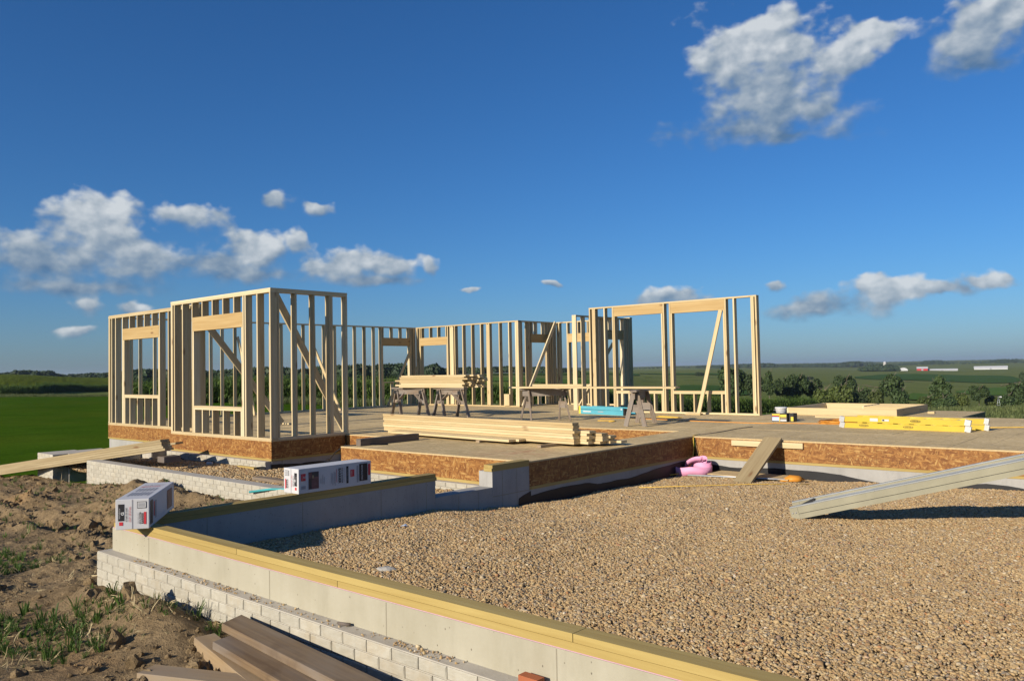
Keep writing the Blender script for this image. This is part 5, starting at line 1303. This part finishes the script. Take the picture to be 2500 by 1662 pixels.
# ------------------------------------------------------------------ printing: flat lettering and marks
def text_mesh(body, bold=0.0):
    cu = bpy.data.curves.new('t', 'FONT'); cu.body = body; cu.size = 1.0; cu.align_x = 'CENTER'; cu.align_y = 'CENTER'; cu.offset = bold; cu.resolution_u = 3
    ob = bpy.data.objects.new('t', cu); col.objects.link(ob)
    dg = bpy.context.evaluated_depsgraph_get(); me = bpy.data.meshes.new_from_object(ob.evaluated_get(dg))
    bpy.data.objects.remove(ob); bpy.data.curves.remove(cu)
    return me
TM = {}
def lettering(body, org, xa, ya, w, h, mat, parent, bold=0.0):
    """lettering fitted to w x h, centred on org, reading along xa with up direction ya"""
    key = (body, bold, mat.name)
    if key not in TM: TM[key] = text_mesh(body, bold); TM[key].materials.clear(); TM[key].materials.append(mat)
    me = TM[key]
    xs = [v.co.x for v in me.vertices]; ys = [v.co.y for v in me.vertices]
    sx = w / (max(xs) - min(xs)); sy = h / (max(ys) - min(ys)); cx_ = (max(xs) + min(xs)) / 2; cy_ = (max(ys) + min(ys)) / 2
    xa, ya = Vector(xa).normalized(), Vector(ya).normalized(); za = xa.cross(ya)
    m = Matrix(((xa.x * sx, ya.x * sy, za.x, 0), (xa.y * sx, ya.y * sy, za.y, 0), (xa.z * sx, ya.z * sy, za.z, 0), (0, 0, 0, 1)))
    o = bpy.data.objects.new('lettering', me)
    o.matrix_basis = Matrix.Translation(Vector(org)) @ m @ Matrix.Translation((-cx_, -cy_, 0))
    return link(o, parent)
def decal(name, org, xa, ya, w, h, mat, parent):
    xa, ya, org = Vector(xa).normalized(), Vector(ya).normalized(), Vector(org)
    c = [org - xa * w / 2 - ya * h / 2, org + xa * w / 2 - ya * h / 2, org + xa * w / 2 + ya * h / 2, org - xa * w / 2 + ya * h / 2]
    return mesh_obj(name, c, [(0, 1, 2, 3)], mat, parent)
def oval(s, z, parent, w=.17, h=.044):
    V = []; F = []; n = 20
    for k in range(n):
        a = 2 * math.pi * k / n
        for sc in (1.0, .78):
            V.append(lp(s + w / 2 * math.cos(a) * (1 if sc == 1 else .86), -.0025, z + h / 2 * math.sin(a) * sc))
    F = [(2 * k, 2 * ((k + 1) % n), 2 * ((k + 1) % n) + 1, 2 * k + 1) for k in range(n)]
    mesh_obj('oval_mark', V, F, M['ink_black'], parent)
    lettering('WERNER', lp(s, -.003, z), dl, (0, 0, 1), w * .62, h * .36, M['ink_black'], parent, 0.02)
oval(.42, .050, ld); oval(1.18, .048, ld); oval(1.30, .155, ld)
decal('label', lp(.60, -.001 + .002 - .0035, .158), dl, (0, 0, 1), .14, .055, M['white_plastic'], ld)
decal('label', lp(.80, -.0025, .155), dl, (0, 0, 1), .12, .036, M['ink_white'], ld)
decal('label', lp(.765, -.0035, .156), dl, (0, 0, 1), .035, .026, M['ink_black'], ld)
# ------------------------------------------------------------------ blue ladder lying by the right wall
A2 = Vector((0.10, 8.95, 0)); B2 = Vector((1.72, 8.62, 0)); d2 = (B2 - A2).normalized(); n2_ = Vector((-d2.y, d2.x, 0)); L2 = (B2 - A2).length
bl2 = thing('blue_ladder', 'blue fibreglass stepladder lying on its side with a yellow end', 'ladder', A2)
def l2(s, b, z): return A2 + d2 * s + n2_ * b + Vector((0, 0, z))
board('rail', l2(.06, .01, .06), l2(L2 - .06, .01, .055), .028, .11, M['blue'], bl2)
board('rail', l2(.06, .012, .165), l2(L2 - .06, .012, .150), .026, .075, M['blue'], bl2)
board('rail', l2(.06, .42, .10), l2(L2 - .06, .42, .09), .03, .17, M['blue'], bl2)
board('end_cap', l2(-.01, .02, .10), l2(.06, .02, .10), .05, .20, M['label_yellow'], bl2)
board('end_cap', l2(L2 - .06, .02, .09), l2(L2, .02, .09), .05, .17, M['black'], bl2)
for k in range(6): board('step', l2(.2 + .24 * k, .03, .11), l2(.2 + .24 * k, .41, .11), .02, .08, M['black'], bl2)
decal('label', l2(.30, -.005, .065), d2, (0, 0, 1), .30, .030, M['ink_white'], bl2)
decal('label', l2(.80, -.005, .07), d2, (0, 0, 1), .20, .022, M['ink_grey'], bl2)
decal('label', l2(L2 - .12, -.002, .15), d2, (0, 0, 1), .05, .045, M['ink_white'], bl2)
# ------------------------------------------------------------------ cartons of roofing membrane
def carton(name, label, c, xa, ya, L, W_, H_):
    """c: centre of base; ya long axis"""
    xa = Vector((*xa, 0)).normalized(); ya = Vector((*ya, 0)).normalized(); c = Vector(c); za = Vector((0, 0, 1))
    o = thing(name, label, 'box', c)
    me = box_mesh(W_, L, H_); ob = bpy.data.objects.new('carton', with_mat(me, M['card']))
    m = Matrix(((xa.x, ya.x, 0, 0), (xa.y, ya.y, 0, 0), (0, 0, 1, 0), (0, 0, 0, 1)))
    ob.matrix_basis = Matrix.Translation(c + za * H_ / 2) @ m; link(ob, o)
    bv = ob.modifiers.new('soft_edges', 'BEVEL'); bv.width = 0.004; bv.segments = 2
    return o, (lambda a, b, z: c + xa * a + ya * b + za * z)
def end_print(o, Q, xa, W_, H_, L, flip):
    """print on the carton's end: two flaps, black panel, warning lines, bar code"""
    e = -L / 2 - .0025; Z = (0, 0, 1); X = Vector((*xa, 0)).normalized()
    s = 1 if not flip else -1
    decal('flap_seam', Q(0.0, e, H_ / 2), X, Z, .005, H_ * .98, M['ink_grey'], o)
    decal('black_panel', Q(-.078 * s, e, H_ * .57), X, Z, .042, .125, M['ink_black'], o)
    up = (0, 0, 1); lx = Z
    # text runs upwards
    def T_(b, a, z, w, h, m, bold=0.0): lettering(b, Q(a * s, e - .001, z), Z if not flip else (0, 0, -1), -X if not flip else X, w, h, m, o, bold)
    T_('WEATHERLOCK', -.089, H_ * .54, .08, .008, M['ink_white'])
    T_('G', -.068, H_ * .53, .024, .024, M['ink_white'], .04)
    decal('red_mark', Q(-.079 * s, e, H_ * .20), X, Z, .026, .026, M['ink_red'], o)
    T_('STORE ON END', -.042, H_ * .50, .105, .011, M['ink_black'], .01)
    T_('DO NOT DOUBLE STACK', -.030, H_ * .48, .09, .006, M['ink_grey'])
    T_('WARNING   KEEP FROM HEAT', -.020, H_ * .50, .115, .006, M['ink_red'])
    T_('CAREFUL   KEEP DRY INSIDE', -.012, H_ * .50, .115, .006, M['ink_red'])
    T_('SELF-SEALING', .040, H_ * .36, .078, .011, M['ink_grey'])
    T_('ICE & WATER', .055, H_ * .37, .088, .012, M['ink_black'], .02)
    T_('BARRIER', .072, H_ * .36, .082, .016, M['ink_black'], .03)
    decal('red_band', Q(.090 * s, e, H_ * .36), X, Z, .017, .092, M['ink_red'], o)
    decal('barcode_frame', Q(.067 * s, e, H_ * .80), X, Z, .066, .050, M['ink_black'], o)
    decal('barcode_field', Q(.067 * s, e - .0008, H_ * .80), X, Z, .058, .042, M['ink_white'], o)
    for k in range(9): decal('bar', Q((.045 + k * .0053) * s, e - .0014, H_ * .80), X, Z, .0022, .030, M['ink_grey'], o)
# carton on the garage corner: its end faces the camera
xa1 = Vector((6.443 - 6.265, -5.098 + 5.252)); ya1 = Vector((5.43 - 6.265, -4.777 + 5.252))
ya1 = Vector((-xa1.y, xa1.x)).normalized() * .35 + ya1.normalized() * .65; ya1.normalize(); xa1 = Vector((ya1.y, -ya1.x))
W1, H1, L1 = .236, .226, .955
fc = Vector((6.354, -5.175)); c1_ = fc + ya1 * (L1 / 2)
bxo, Q1 = carton('membrane_carton', 'white ice and water barrier carton on the garage wall corner', (c1_.x, c1_.y, 0.0225), xa1, ya1, L1, W1, H1)
end_print(bxo, Q1, xa1, W1, H1, L1, False)
X3 = Vector((xa1.x, xa1.y, 0)); Y3 = Vector((ya1.x, ya1.y, 0))
tz = H1 + .0025
for k in range(7): decal('fine_print', Q1(-.075 + .024 * k, -.22 + .01 * (k % 2), tz), X3, Y3, .010, .20 - .02 * (k % 3), M['ink_grey'], bxo)
for k in range(6): decal('fine_print', Q1(-.07 + .026 * k, .02, tz), X3, Y3, .010, .17, M['ink_grey'], bxo)
lettering('IMPORTANT', Q1(-.01, .20, tz), X3, Y3, .15, .05, M['ink_red'], bxo, .02); lettering('Ice & Water', Q1(.0, .30, tz), X3, Y3, .16, .05, M['ink_grey'], bxo, .02)
rx = W1 / 2 + .0025
decal('black_panel', Q1(rx, -.40, H1 * .5), Y3, (0, 0, 1), .085, H1 * .8, M['photo_dark'], bxo)
decal('side_print', Q1(rx, -.31, H1 * .55), Y3, (0, 0, 1), .03, H1 * .5, M['ink_red'], bxo)
decal('side_print', Q1(rx, -.25, H1 * .5), Y3, (0, 0, 1), .05, H1 * .6, M['ink_grey'], bxo)
decal('picture', Q1(rx, .28, H1 * .5), Y3, (0, 0, 1), .20, H1 * .7, M['photo_brown'], bxo)
decal('side_print', Q1(-rx, -.36, H1 * .5), -Y3, (0, 0, 1), .04, H1 * .6, M['ink_red'], bxo)
# carton on the garage side sill
L2_, W2, H2 = .875, .248, .238
bxo2, Q2 = carton('membrane_carton', 'white carton with black panel lying along the garage side sill', (5.797, -2.985, 0.0215), (1, 0), (0, 1), L2_, W2, H2)
end_print(bxo2, Q2, (1, 0), W2, H2, L2_, True)
sx = W2 / 2 + .0025; Yv = (0, 1, 0); Zv = (0, 0, 1); zc = H2 / 2
def side_text(b, y, z, w, h, m, bold=0.0): lettering(b, Q2(sx + .001, y, z), (0, 0, -1), (0, 1, 0), w, h, m, bxo2, bold)
y_of = lambda u: -L2_ / 2 + L2_ * u        # u: share along the side from the near end
decal('red_logo', Q2(sx, y_of(.060), zc + .035), Yv, Zv, .052, .068, M['ink_red'], bxo2)
side_text('2', y_of(.075), zc + .035, .022, .026, M['ink_white'], .02); side_text('SQUARES', y_of(.045), zc + .035, .045, .006, M['ink_white'])
decal('fine_print', Q2(sx, y_of(.062), zc - .062), Yv, Zv, .05, .03, M['ink_grey'], bxo2)
decal('picture', Q2(sx, y_of(.195), zc - .005), Yv, Zv, .118, .165, M['photo_brown'], bxo2)
decal('picture_dark', Q2(sx + .001, y_of(.150), zc - .035), Yv, Zv, .028, .10, M['photo_dark'], bxo2)
decal('picture_dark', Q2(sx + .001, y_of(.215), zc + .050), Yv, Zv, .072, .045, M['photo_dark'], bxo2)
decal('picture_hand', Q2(sx + .0015, y_of(.185), zc + .030), Yv, Zv, .018, .030, M['treated_plank'], bxo2)
for k, (u, w_) in enumerate(((.29, .05), (.315, .09), (.335, .07), (.43, .10), (.45, .12), (.47, .12), (.485, .13))):
    decal('fine_print', Q2(sx, y_of(u), zc - .02 + .012 * (k % 2)), Yv, Zv, .006, w_, M['ink_grey'], bxo2)
decal('fine_print', Q2(sx, y_of(.505), zc + .01), Yv, Zv, .005, .13, M['ink_red'], bxo2)
side_text('BARRIER', y_of(.545), zc + .005, .150, .028, M['ink_black'], .03)
side_text('ICE & WATER', y_of(.580), zc + .005, .150, .018, M['ink_black'], .02)
side_text('SELF-SEALING', y_of(.610), zc + .005, .140, .014, M['ink_grey'], .0)
decal('black_band', Q2(sx, y_of(.655), zc + .005), Yv, Zv, .026, .17, M['ink_black'], bxo2)
side_text('WEATHERLOCK G', y_of(.655), zc + .005, .13, .009, M['ink_grey'])
decal('red_logo', Q2(sx, y_of(.725), zc + .015), Yv, Zv, .050, .070, M['ink_red'], bxo2)
side_text('OWENS', y_of(.718), zc + .015, .05, .009, M['ink_white']); side_text('CORNING', y_of(.707), zc + .015, .055, .009, M['ink_white'])
decal('fine_print', Q2(sx, y_of(.80), zc + .0), Yv, Zv, .02, .17, M['ink_grey'], bxo2)
decal('black_panel', Q2(sx, y_of(.885), zc + .01), Yv, Zv, .105, .175, M['ink_black'], bxo2)
side_text('GRANULATED', y_of(.865), zc + .01, .155, .018, M['ink_white'], .02)
decal('red_mark', Q2(sx, y_of(.972), zc + .03), Yv, Zv, .028, .115, M['ink_red'], bxo2)
# ------------------------------------------------------------------ leaning aluminium walkboard in the garage
W0 = Vector((9.17, 0.40, -0.455)); W1_ = Vector((11.75, 1.238, 0.256)); wd = (W1_ - W0).normalized(); ws = Vector((-wd.y, wd.x, 0)).normalized(); wu = wd.cross(ws) * -1
if wu.z < 0: wu = -wu
wk = thing('walkboard', 'long aluminium scaffold plank leaning up to the right over the gravel', 'scaffold plank', W0)
WL = (W1_ - W0).length
def wp_(s, b, h): return W0 + wd * s + ws * b + wu * h
def wbox(nm, s0, s1, b, w, h0, h1, m): return board(nm, wp_(s0, b, (h0 + h1) / 2), wp_(s1, b, (h0 + h1) / 2), w, h1 - h0, m, wk, wu)
for b in (0.0, 0.36):
    wbox('side_rail', 0.0, WL, b, .030, .060, .128, M['alu_dull'])
    wbox('side_rail', 0.0, WL, b, .034, .004, .055, M['alu_dull'])
    wbox('rail_groove', 0.002, WL, b, .022, .052, .063, M['black'])
    wbox('rail_cap', 0.0, WL, b + .004, .040, .130, .142, M['alu_deck'])
    wbox('rail_groove', 0.002, WL, b, .022, .126, .133, M['black'])
    wbox('end_plate', -.004, .075, b - .0165, .006, .008, .126, M['alu_dull'])
    for s in (.02, .052):
        c = wp_(s, b - .0205, .075)
        tube('rivet', [c, c - ws * .004], .007, M['ink_grey'], wk, 8)
wbox('deck_sheet', .22, WL, .18, .322, .098, .112, M['alu_deck'])
for k in range(4): wbox('deck_rib', .24, WL, .06 + .08 * k, .012, .112, .117, M['alu_deck'])
for s in (.18, .8, 1.4, 2.0): board('crossbar', wp_(s, .016, .05), wp_(s, .344, .05), .04, .03, M['alu_dull'], wk, wu)
board('end_hook', wp_(.10, .30, .09), wp_(.24, .30, .125), .05, .03, M['black'], wk, wu)
sawhorse('sawhorse outside the frame holding up the scaffold plank', (11.62, 1.05), (11.42, 1.75), (0.19, 0.05), 0.60, False, -0.46)
# ------------------------------------------------------------------ things by the garage's inner corner
rampb = board('ramp_board', (7.27, 3.22, -0.545), (7.32, 4.24, 0.028), 0.285, 0.038, M['treated_plank'], None, (0, 0, 1))
tag(rampb, 'treated plank sloping from the gravel up to the deck edge', 'plank')
sheet = bx('wood_sheet', 6.45, 7.75, 3.72, 4.20, -0.535, -0.523, M['subfloor_edge']); tag(sheet, 'tan sheet offcut lying on the gravel under the sloping plank', 'sheet')
sh2 = tube('conduit', [(6.2, 3.55, -.545), (6.9, 3.66, -.535), (7.7, 3.74, -.525)], .012, M['galv']); tag(sh2, 'grey metal rod lying on the gravel by the pink roll', 'rod')
# pink foam roll, partly unrolled
pk = thing('foam_roll', 'loosely unrolled pink sill foam on the gravel in the corner', 'foam roll', (6.1, 3.9, -.57))
def strip(name, pts, h, mat, parent, tilt=0.0):
    V = []; F = []
    for (x, y, z) in pts: V += [(x, y, z), (x + tilt, y - tilt, z + h)]
    F = [(2 * k, 2 * k + 2, 2 * k + 3, 2 * k + 1) for k in range(len(pts) - 1)]
    o = mesh_obj(name, V, F, mat, parent, True); md = o.modifiers.new('thick', 'SOLIDIFY'); md.thickness = .006
    return o
def spiral(cx_, cy_, r0, r1, turns, z, n=60, ph=0.0, sq=1.0):
    return [(cx_ + (r0 + (r1 - r0) * k / n) * math.cos(ph + turns * 2 * math.pi * k / n), cy_ + sq * (r0 + (r1 - r0) * k / n) * math.sin(ph + turns * 2 * math.pi * k / n), z + .012 * math.sin(k * .7)) for k in range(n + 1)]
strip('outer_loop', spiral(6.06, 3.92, .30, .34, 1.0, -.575, 40, 0.6, .85), .135, M['pink'], pk, .012)
strip('coil', spiral(6.20, 4.02, .05, .17, 3.2, -.52, 70, 1.0, .8), .14, M['pink'], pk)
strip('folded_loop', [(6.10 + .16 * math.cos(a) * 1.2, 3.98 + .10 * math.sin(a), -.44 + .06 * math.sin(a * 1.5)) for a in np.linspace(0, 5.6, 30)], .10, M['pink'], pk, .05)
cord = [(5.905, 4.30, .004), (5.935, 4.24, -.03), (5.96, 4.20, -.22), (6.00, 4.05, -.42), (6.02, 3.85, -.505), (5.98, 3.62, -.55), (5.90, 3.45, -.56)]
tag(tube('hanging_cord', [(5.86, 4.62, .007), (5.88, 4.42, .007)] + cord, .0075, M['yellow_cord']), 'tan cord hanging over the deck corner onto the pink roll', 'cord')
tag(tube('black_wire', [(5.92, 4.33, .006), (5.95, 4.27, -.04), (5.985, 4.24, -.17), (6.02, 4.245, -.33)], .006, M['black']), 'thin black wire hanging down the deck corner', 'wire')
tag(tube('black_hose', [(5.90, 4.50, .006), (5.93, 5.2, .006), (5.86, 6.0, .006), (5.90, 6.6, .006)], .007, M['dark_beam']), 'thin brown line lying along the deck from the corner', 'line')
tag(tube('string_line', [(6.33, 1.91, -.53), (6.9, 2.45, -.525), (7.5, 2.95, -.515), (8.15, 3.5, -.53)], .006, M['yellow_cord']), 'yellow string stretched over the gravel', 'string')
gb = mesh_obj('orange_bag', [(7.62, 3.70, -.555), (7.86, 3.78, -.55), (7.95, 3.90, -.53), (7.80, 3.95, -.54), (7.66, 3.86, -.545), (7.74, 3.80, -.46), (7.86, 3.86, -.47)],
              [(0, 1, 5), (1, 6, 5), (1, 2, 6), (2, 3, 6), (3, 4, 5), (3, 5, 6), (4, 0, 5), (0, 4, 3, 2, 1)], M['orange'], None, True)
tag(gb, 'small crumpled orange packet beside the sloping plank', 'packet')
rk = bmesh.new(); bmesh.ops.create_icosphere(rk, subdivisions=2, radius=1.0)
for v in rk.verts: v.co = Vector((v.co.x * .075 * (1 + .2 * math.sin(v.co.y * 4)), v.co.y * .035, v.co.z * .022 * (1 + .2 * math.sin(v.co.x * 5))))
rme = bpy.data.meshes.new('rock'); rk.to_mesh(rme); rk.free(); rme.materials.append(M['concrete_grey'])
def on_gravel(px, py, lift=0.0):
    d = ray(px, py); t = 3.0
    for _ in range(40):
        p = CAM + d * t; zz = float(gravel_z(np.array([p.x]), np.array([p.y]))[0]); t += (zz - p.z) / d.z * 0.7
    return CAM + d * t + Vector((0, 0, lift))
ro = bpy.data.objects.new('flat_stone', rme); col.objects.link(ro); ro.location = on_gravel(942, 1393, .012); ro.rotation_euler = (0.1, 0, 0.5)
tag(ro, 'flat grey concrete chip lying on the garage gravel', 'stone')
pp = on_gravel(985, 1287, .012)
tag(mesh_obj('paper_scrap', [pp + Vector(v) for v in ((-.03, -.02, 0), (.03, -.015, .01), (.035, .025, .004), (0, .03, .02), (-.03, .02, .002))], [(0, 1, 3, 4), (1, 2, 3)], M['label_blue']), 'pale blue scrap lying on the gravel near the wall', 'scrap')
# ------------------------------------------------------------------ on the deck: bucket, cartons, cords
bk = thing('white_bucket', 'white plastic tub standing on the nail boxes', 'bucket', (5.76, 8.28, .17))
def ringed(name, prof, c, mat, parent, n=24, sq=1.0):
    V = [(c[0] + r * math.cos(2 * math.pi * k / n), c[1] + sq * r * math.sin(2 * math.pi * k / n), c[2] + z) for r, z in prof for k in range(n)]
    F = [(j * n + k, j * n + (k + 1) % n, (j + 1) * n + (k + 1) % n, (j + 1) * n + k) for j in range(len(prof) - 1) for k in range(n)]
    F += [tuple(range(n - 1, -1, -1)), tuple((len(prof) - 1) * n + k for k in range(n))]
    return mesh_obj(name, V, F, mat, parent, False)
ringed('tub', [(.098, 0), (.110, .075), (.112, .085)], (5.76, 8.28, .178), M['white_plastic'], bk)
ringed('lid', [(.122, 0), (.124, .022), (.116, .034), (.02, .036)], (5.76, 8.28, .262), M['white_plastic'], bk)
tube('handle', [(5.64, 8.24, .25), (5.66, 8.15, .235), (5.76, 8.13, .225), (5.86, 8.16, .235), (5.88, 8.24, .25)], .004, M['galv'], bk)
def nail_box(label, x0, x1, y0, y1, h, base, prints):
    o = thing('nail_box', label, 'box', ((x0 + x1) / 2, (y0 + y1) / 2, 0), 'nail boxes')
    bx('carton', x0, x1, y0, y1, .001, h, M[base], o)
    for (u0, u1, v0, v1, m) in prints: bx('print', x0 + (x1 - x0) * u0, x0 + (x1 - x0) * u1, y0 - .003, y0 - .0005, h * v0, h * v1, M[m], o)
    return o
nail_box('dark nail box with a pale blue label under the white tub', 5.60, 5.765, 8.18, 8.36, .176, 'black', [(.05, .95, .10, .55, 'label_blue'), (.05, .95, .72, .90, 'label_yellow'), (.05, .95, .62, .70, 'ink_red')])
nail_box('dark nail box with white and tan labels right under the tub', 5.775, 5.93, 8.16, 8.34, .176, 'black', [(.08, .92, .08, .28, 'ink_white'), (.08, .92, .34, .46, 'treated_plank'), (.08, .92, .55, .85, 'label_yellow'), (-.06, .02, .02, .95, 'label_yellow')])
nail_box('black nail box with a yellow corner beside the white tub', 5.94, 6.03, 8.24, 8.44, .17, 'black', [(.4, 1.0, .1, .6, 'label_yellow')])
def wander(pts, n, amp, seed):
    r = np.random.RandomState(seed); pts = np.array(pts, float); s = np.linspace(0, len(pts) - 1, n)
    x = np.interp(s, range(len(pts)), pts[:, 0]); y = np.interp(s, range(len(pts)), pts[:, 1])
    x += amp * np.interp(s, np.linspace(0, len(pts) - 1, n // 3), r.normal(size=n // 3)); y += amp * np.interp(s, np.linspace(0, len(pts) - 1, n // 3), r.normal(size=n // 3))
    return [(a, b, .009) for a, b in zip(x, y)]
tag(tube('extension_cord', wander([(1.7, 7.5), (2.6, 7.9), (4.3, 7.45), (5.8, 7.55), (6.6, 7.9), (7.2, 7.75)], 50, .05, 3), .008, M['orange']), 'orange extension cord trailing across the deck to the ladder', 'cord')
coil = []
for k in range(150): coil.append((6.95 + .30 * math.cos(k * .41) * (1 + .25 * math.sin(k * .11)), 8.30 + .42 * math.sin(k * .41 + .2) * (1 + .2 * math.cos(k * .17)), .010 + .0003 * k))
tag(tube('coiled_cord', coil, .008, M['orange'], None, 5), 'heap of orange cord coiled left of the yellow ladder', 'cord')
tag(tube('air_hose', wander([(9.55, 8.1), (10.6, 8.9), (12.0, 9.6)], 20, .02, 8), .009, M['yellow_cord']), 'yellow hose running right from the yellow ladder', 'hose')
tag(tube('orange_hook', [(2.25, 6.72, .012), (2.5, 6.85, .012), (2.66, 6.8, .012), (2.72, 6.62, .012), (2.66, 6.55, .012)], .010, M['yellow_cord']), 'short curled yellow cord end lying near the sawhorses', 'cord')
coil2 = [(3.05 + .35 * math.cos(k * .5), 8.4 + .16 * math.sin(k * .47), .009 + .0003 * k) for k in range(70)]
tag(tube('coiled_cord', coil2, .008, M['yellow_cord'], None, 5), 'flat yellow cord coil lying before the right-hand wall', 'cord')
tag(tube('black_cable', [(2.5, .55, .01), (2.2, .28, .012), (2.06, .02, .006), (1.80, .05, -.10), (1.2, .35, -.30), (.55, .75, -.37), (.3, 1.0, -.40)], .011, M['black']), 'black cable draped from the deck into the notch', 'cable')
# ------------------------------------------------------------------ porch clutter
tag(board('timber_plank', (2.2, -1.62, -.30), (4.9, -1.70, -.27), .14, .038, M['weathered']), 'brown plank lying along the porch wall behind the carton', 'plank')
tag(board('timber_plank', (3.7, -1.42, -.33), (5.5, -1.55, -.26), .10, .09, M['dark_beam']), 'dark thick timber on the porch gravel behind the carton', 'plank')
tag(tube('teal_strap', [(2.75, -2.06, -.40), (3.2, -2.02, -.33), (3.7, -1.92, -.305), (4.3, -1.90, -.30), (5.2, -1.86, -.29)], .016, M['teal'], None, 5), 'teal strap trailing over the porch wall', 'strap')
tag(bx('white_tag', -1.72, -1.52, -.30, -.27, -.50, -.44, M['ink_white']), 'small white piece lying on the porch gravel by the foundation', 'scrap')
tag(bx('wood_offcut', -.75, -.18, -.24, -.18, -.49, -.455, M['treated']), 'thin yellow offcut lying on the porch gravel by the foundation', 'offcut')
# planks leaning over the porch wall end, running down to the left
Rn = Vector((-1.26, -1.22, -.100)); Ln = Vector((-6.45, -2.48, -.80))
ld_ = (Ln - Rn).normalized(); lside = Vector((ld_.y, -ld_.x, 0)).normalized()
if lside.y < 0: lside = -lside
LPK = 'long treated plank leaning over the end of the porch wall'
lean = []
for lay in range(5): lean.append((rnd.uniform(-.008, .008), -.0 + .0405 * lay, .03 * lay + rnd.uniform(0, .03), 0.0))
for lay in range(4): lean.append((.20 + rnd.uniform(0, .01), .045 + .0405 * lay, .45 + rnd.uniform(0, .08), .03))
for lay in range(3): lean.append((.41 + rnd.uniform(0, .01), .075 + .0405 * lay, 1.02 + rnd.uniform(0, .25), .12))
for lay in range(2): lean.append((.62 + rnd.uniform(0, .01), .11 + .0405 * lay, .80 + .6 * lay, .24))
for (back, hgt_, short, fan) in lean:
    a = Rn + ld_ * short + lside * (back + fan) + Vector((0, 0, hgt_)); b = Rn + ld_ * (5.3 + rnd.uniform(-.12, .12)) + lside * (back * .92) + Vector((0, 0, hgt_ * .96))
    tag(board('treated_plank', a, b, .185, .037, M['treated_plank']), LPK, 'plank', 'planks leaning over the porch wall')
tag(bx('bearer_block', -1.55, -1.30, -1.30, -1.0, -.34, -.24, M['dark_beam']), 'dark block under the right ends of the leaning planks', 'block')
# ------------------------------------------------------------------ weathered planks in the foreground
def fplank(label, p0, ang, L, w, th, mat, ztop, skew=0.0, drop=0.0):
    """p0: the far (wall-side) corner of the left end; the left end may be cut askew"""
    d = Vector((math.cos(ang), math.sin(ang), -drop)); s = Vector((math.sin(ang), -math.cos(ang), 0)); p = Vector((*p0, ztop)); V = []
    for z in (0, -th):
        V += [p + Vector((0, 0, z)), p + s * w + d * skew + Vector((0, 0, z)), p + s * w + d * L + Vector((0, 0, z)), p + d * L + Vector((0, 0, z))]
    c = sum(V, Vector()) / 8; Rm = Matrix.Rotation(ang, 4, 'Z'); inv = Rm.inverted()
    o = mesh_obj('weathered_plank', [inv @ (v - c) for v in V], [(0, 1, 2, 3), (7, 6, 5, 4), (0, 4, 5, 1), (1, 5, 6, 2), (2, 6, 7, 3), (3, 7, 4, 0)], M[mat], None, False, Matrix.Translation(c) @ Rm)
    bv = o.modifiers.new('worn_edges', 'BEVEL'); bv.width = 0.004; bv.segments = 1
    return tag(o, label, 'plank')
fplank('uppermost weathered plank lying nearest to the garage wall', (7.955, -5.205), R_(-5.4), 2.3, .165, .046, 'weathered', -.308, .085)
fplank('weathered plank lying under the uppermost one in the foreground', (8.12, -5.335), R_(-6.2), 2.2, .165, .046, 'weathered', -.356, .05)
fplank('thick tan timber lying left of the two grey planks', (7.90, -5.352), R_(-9.7), 2.2, .125, .095, 'weathered_tan', -.395, .0, .02)
fplank('tan timber along the bottom picture edge', (8.085, -5.805), R_(24), 1.3, .14, .075, 'weathered_tan', -.412, .0)
# brick and crumbs on the ledge
tag(bx('red_brick', 10.16, 10.27, -5.135, -5.085, -.2385, -.185, M['brick_red']), 'red brick standing on the wall ledge at the bottom edge', 'brick')
tag(tube('dark_plug', [(8.80, -5.10, -.228), (8.87, -5.075, -.228)], .010, M['dark_beam'], None, 8), 'small dark rod piece lying on the wall ledge', 'rod')
lx = np.concatenate([rs.normal(9.45, .10, 60), rs.normal(7.55, .10, 45), rs.uniform(6.2, 9.8, 160)]); ly = rs.uniform(-5.135, -5.06, len(lx))
k = len(lx)
tag(scatter('ledge_crumbs', np.column_stack([lx, ly, np.full(k, -.237)]), rs.uniform(0, 6, (k, 3)), .0055 * np.exp(rs.normal(0, .4, k)), rs.randint(0, 8, k), stones), 'crumbs of gravel and earth on the wall ledge', 'gravel', kind='stuff')

# ------------------------------------------------------------------ air: thin haze over the whole countryside
hz = bpy.data.materials.new('haze air'); hz.use_nodes = True; ht_ = NT(hz.node_tree); ht_.n.clear()
pv = ht_.node('ShaderNodeVolumePrincipled', None, {'Color': (0.70, 0.82, 1.0, 1), 'Density': 7e-5, 'Anisotropy': 0.2})
oo = ht_.node('ShaderNodeOutputMaterial'); ht_.l.new(pv.outputs[0], oo.inputs['Volume'])
hb = bx('haze', -12600, 12600, -12600, 12600, -60, 46, hz)
tag(hb, 'thin bluish haze over the whole countryside', 'haze', kind='stuff')
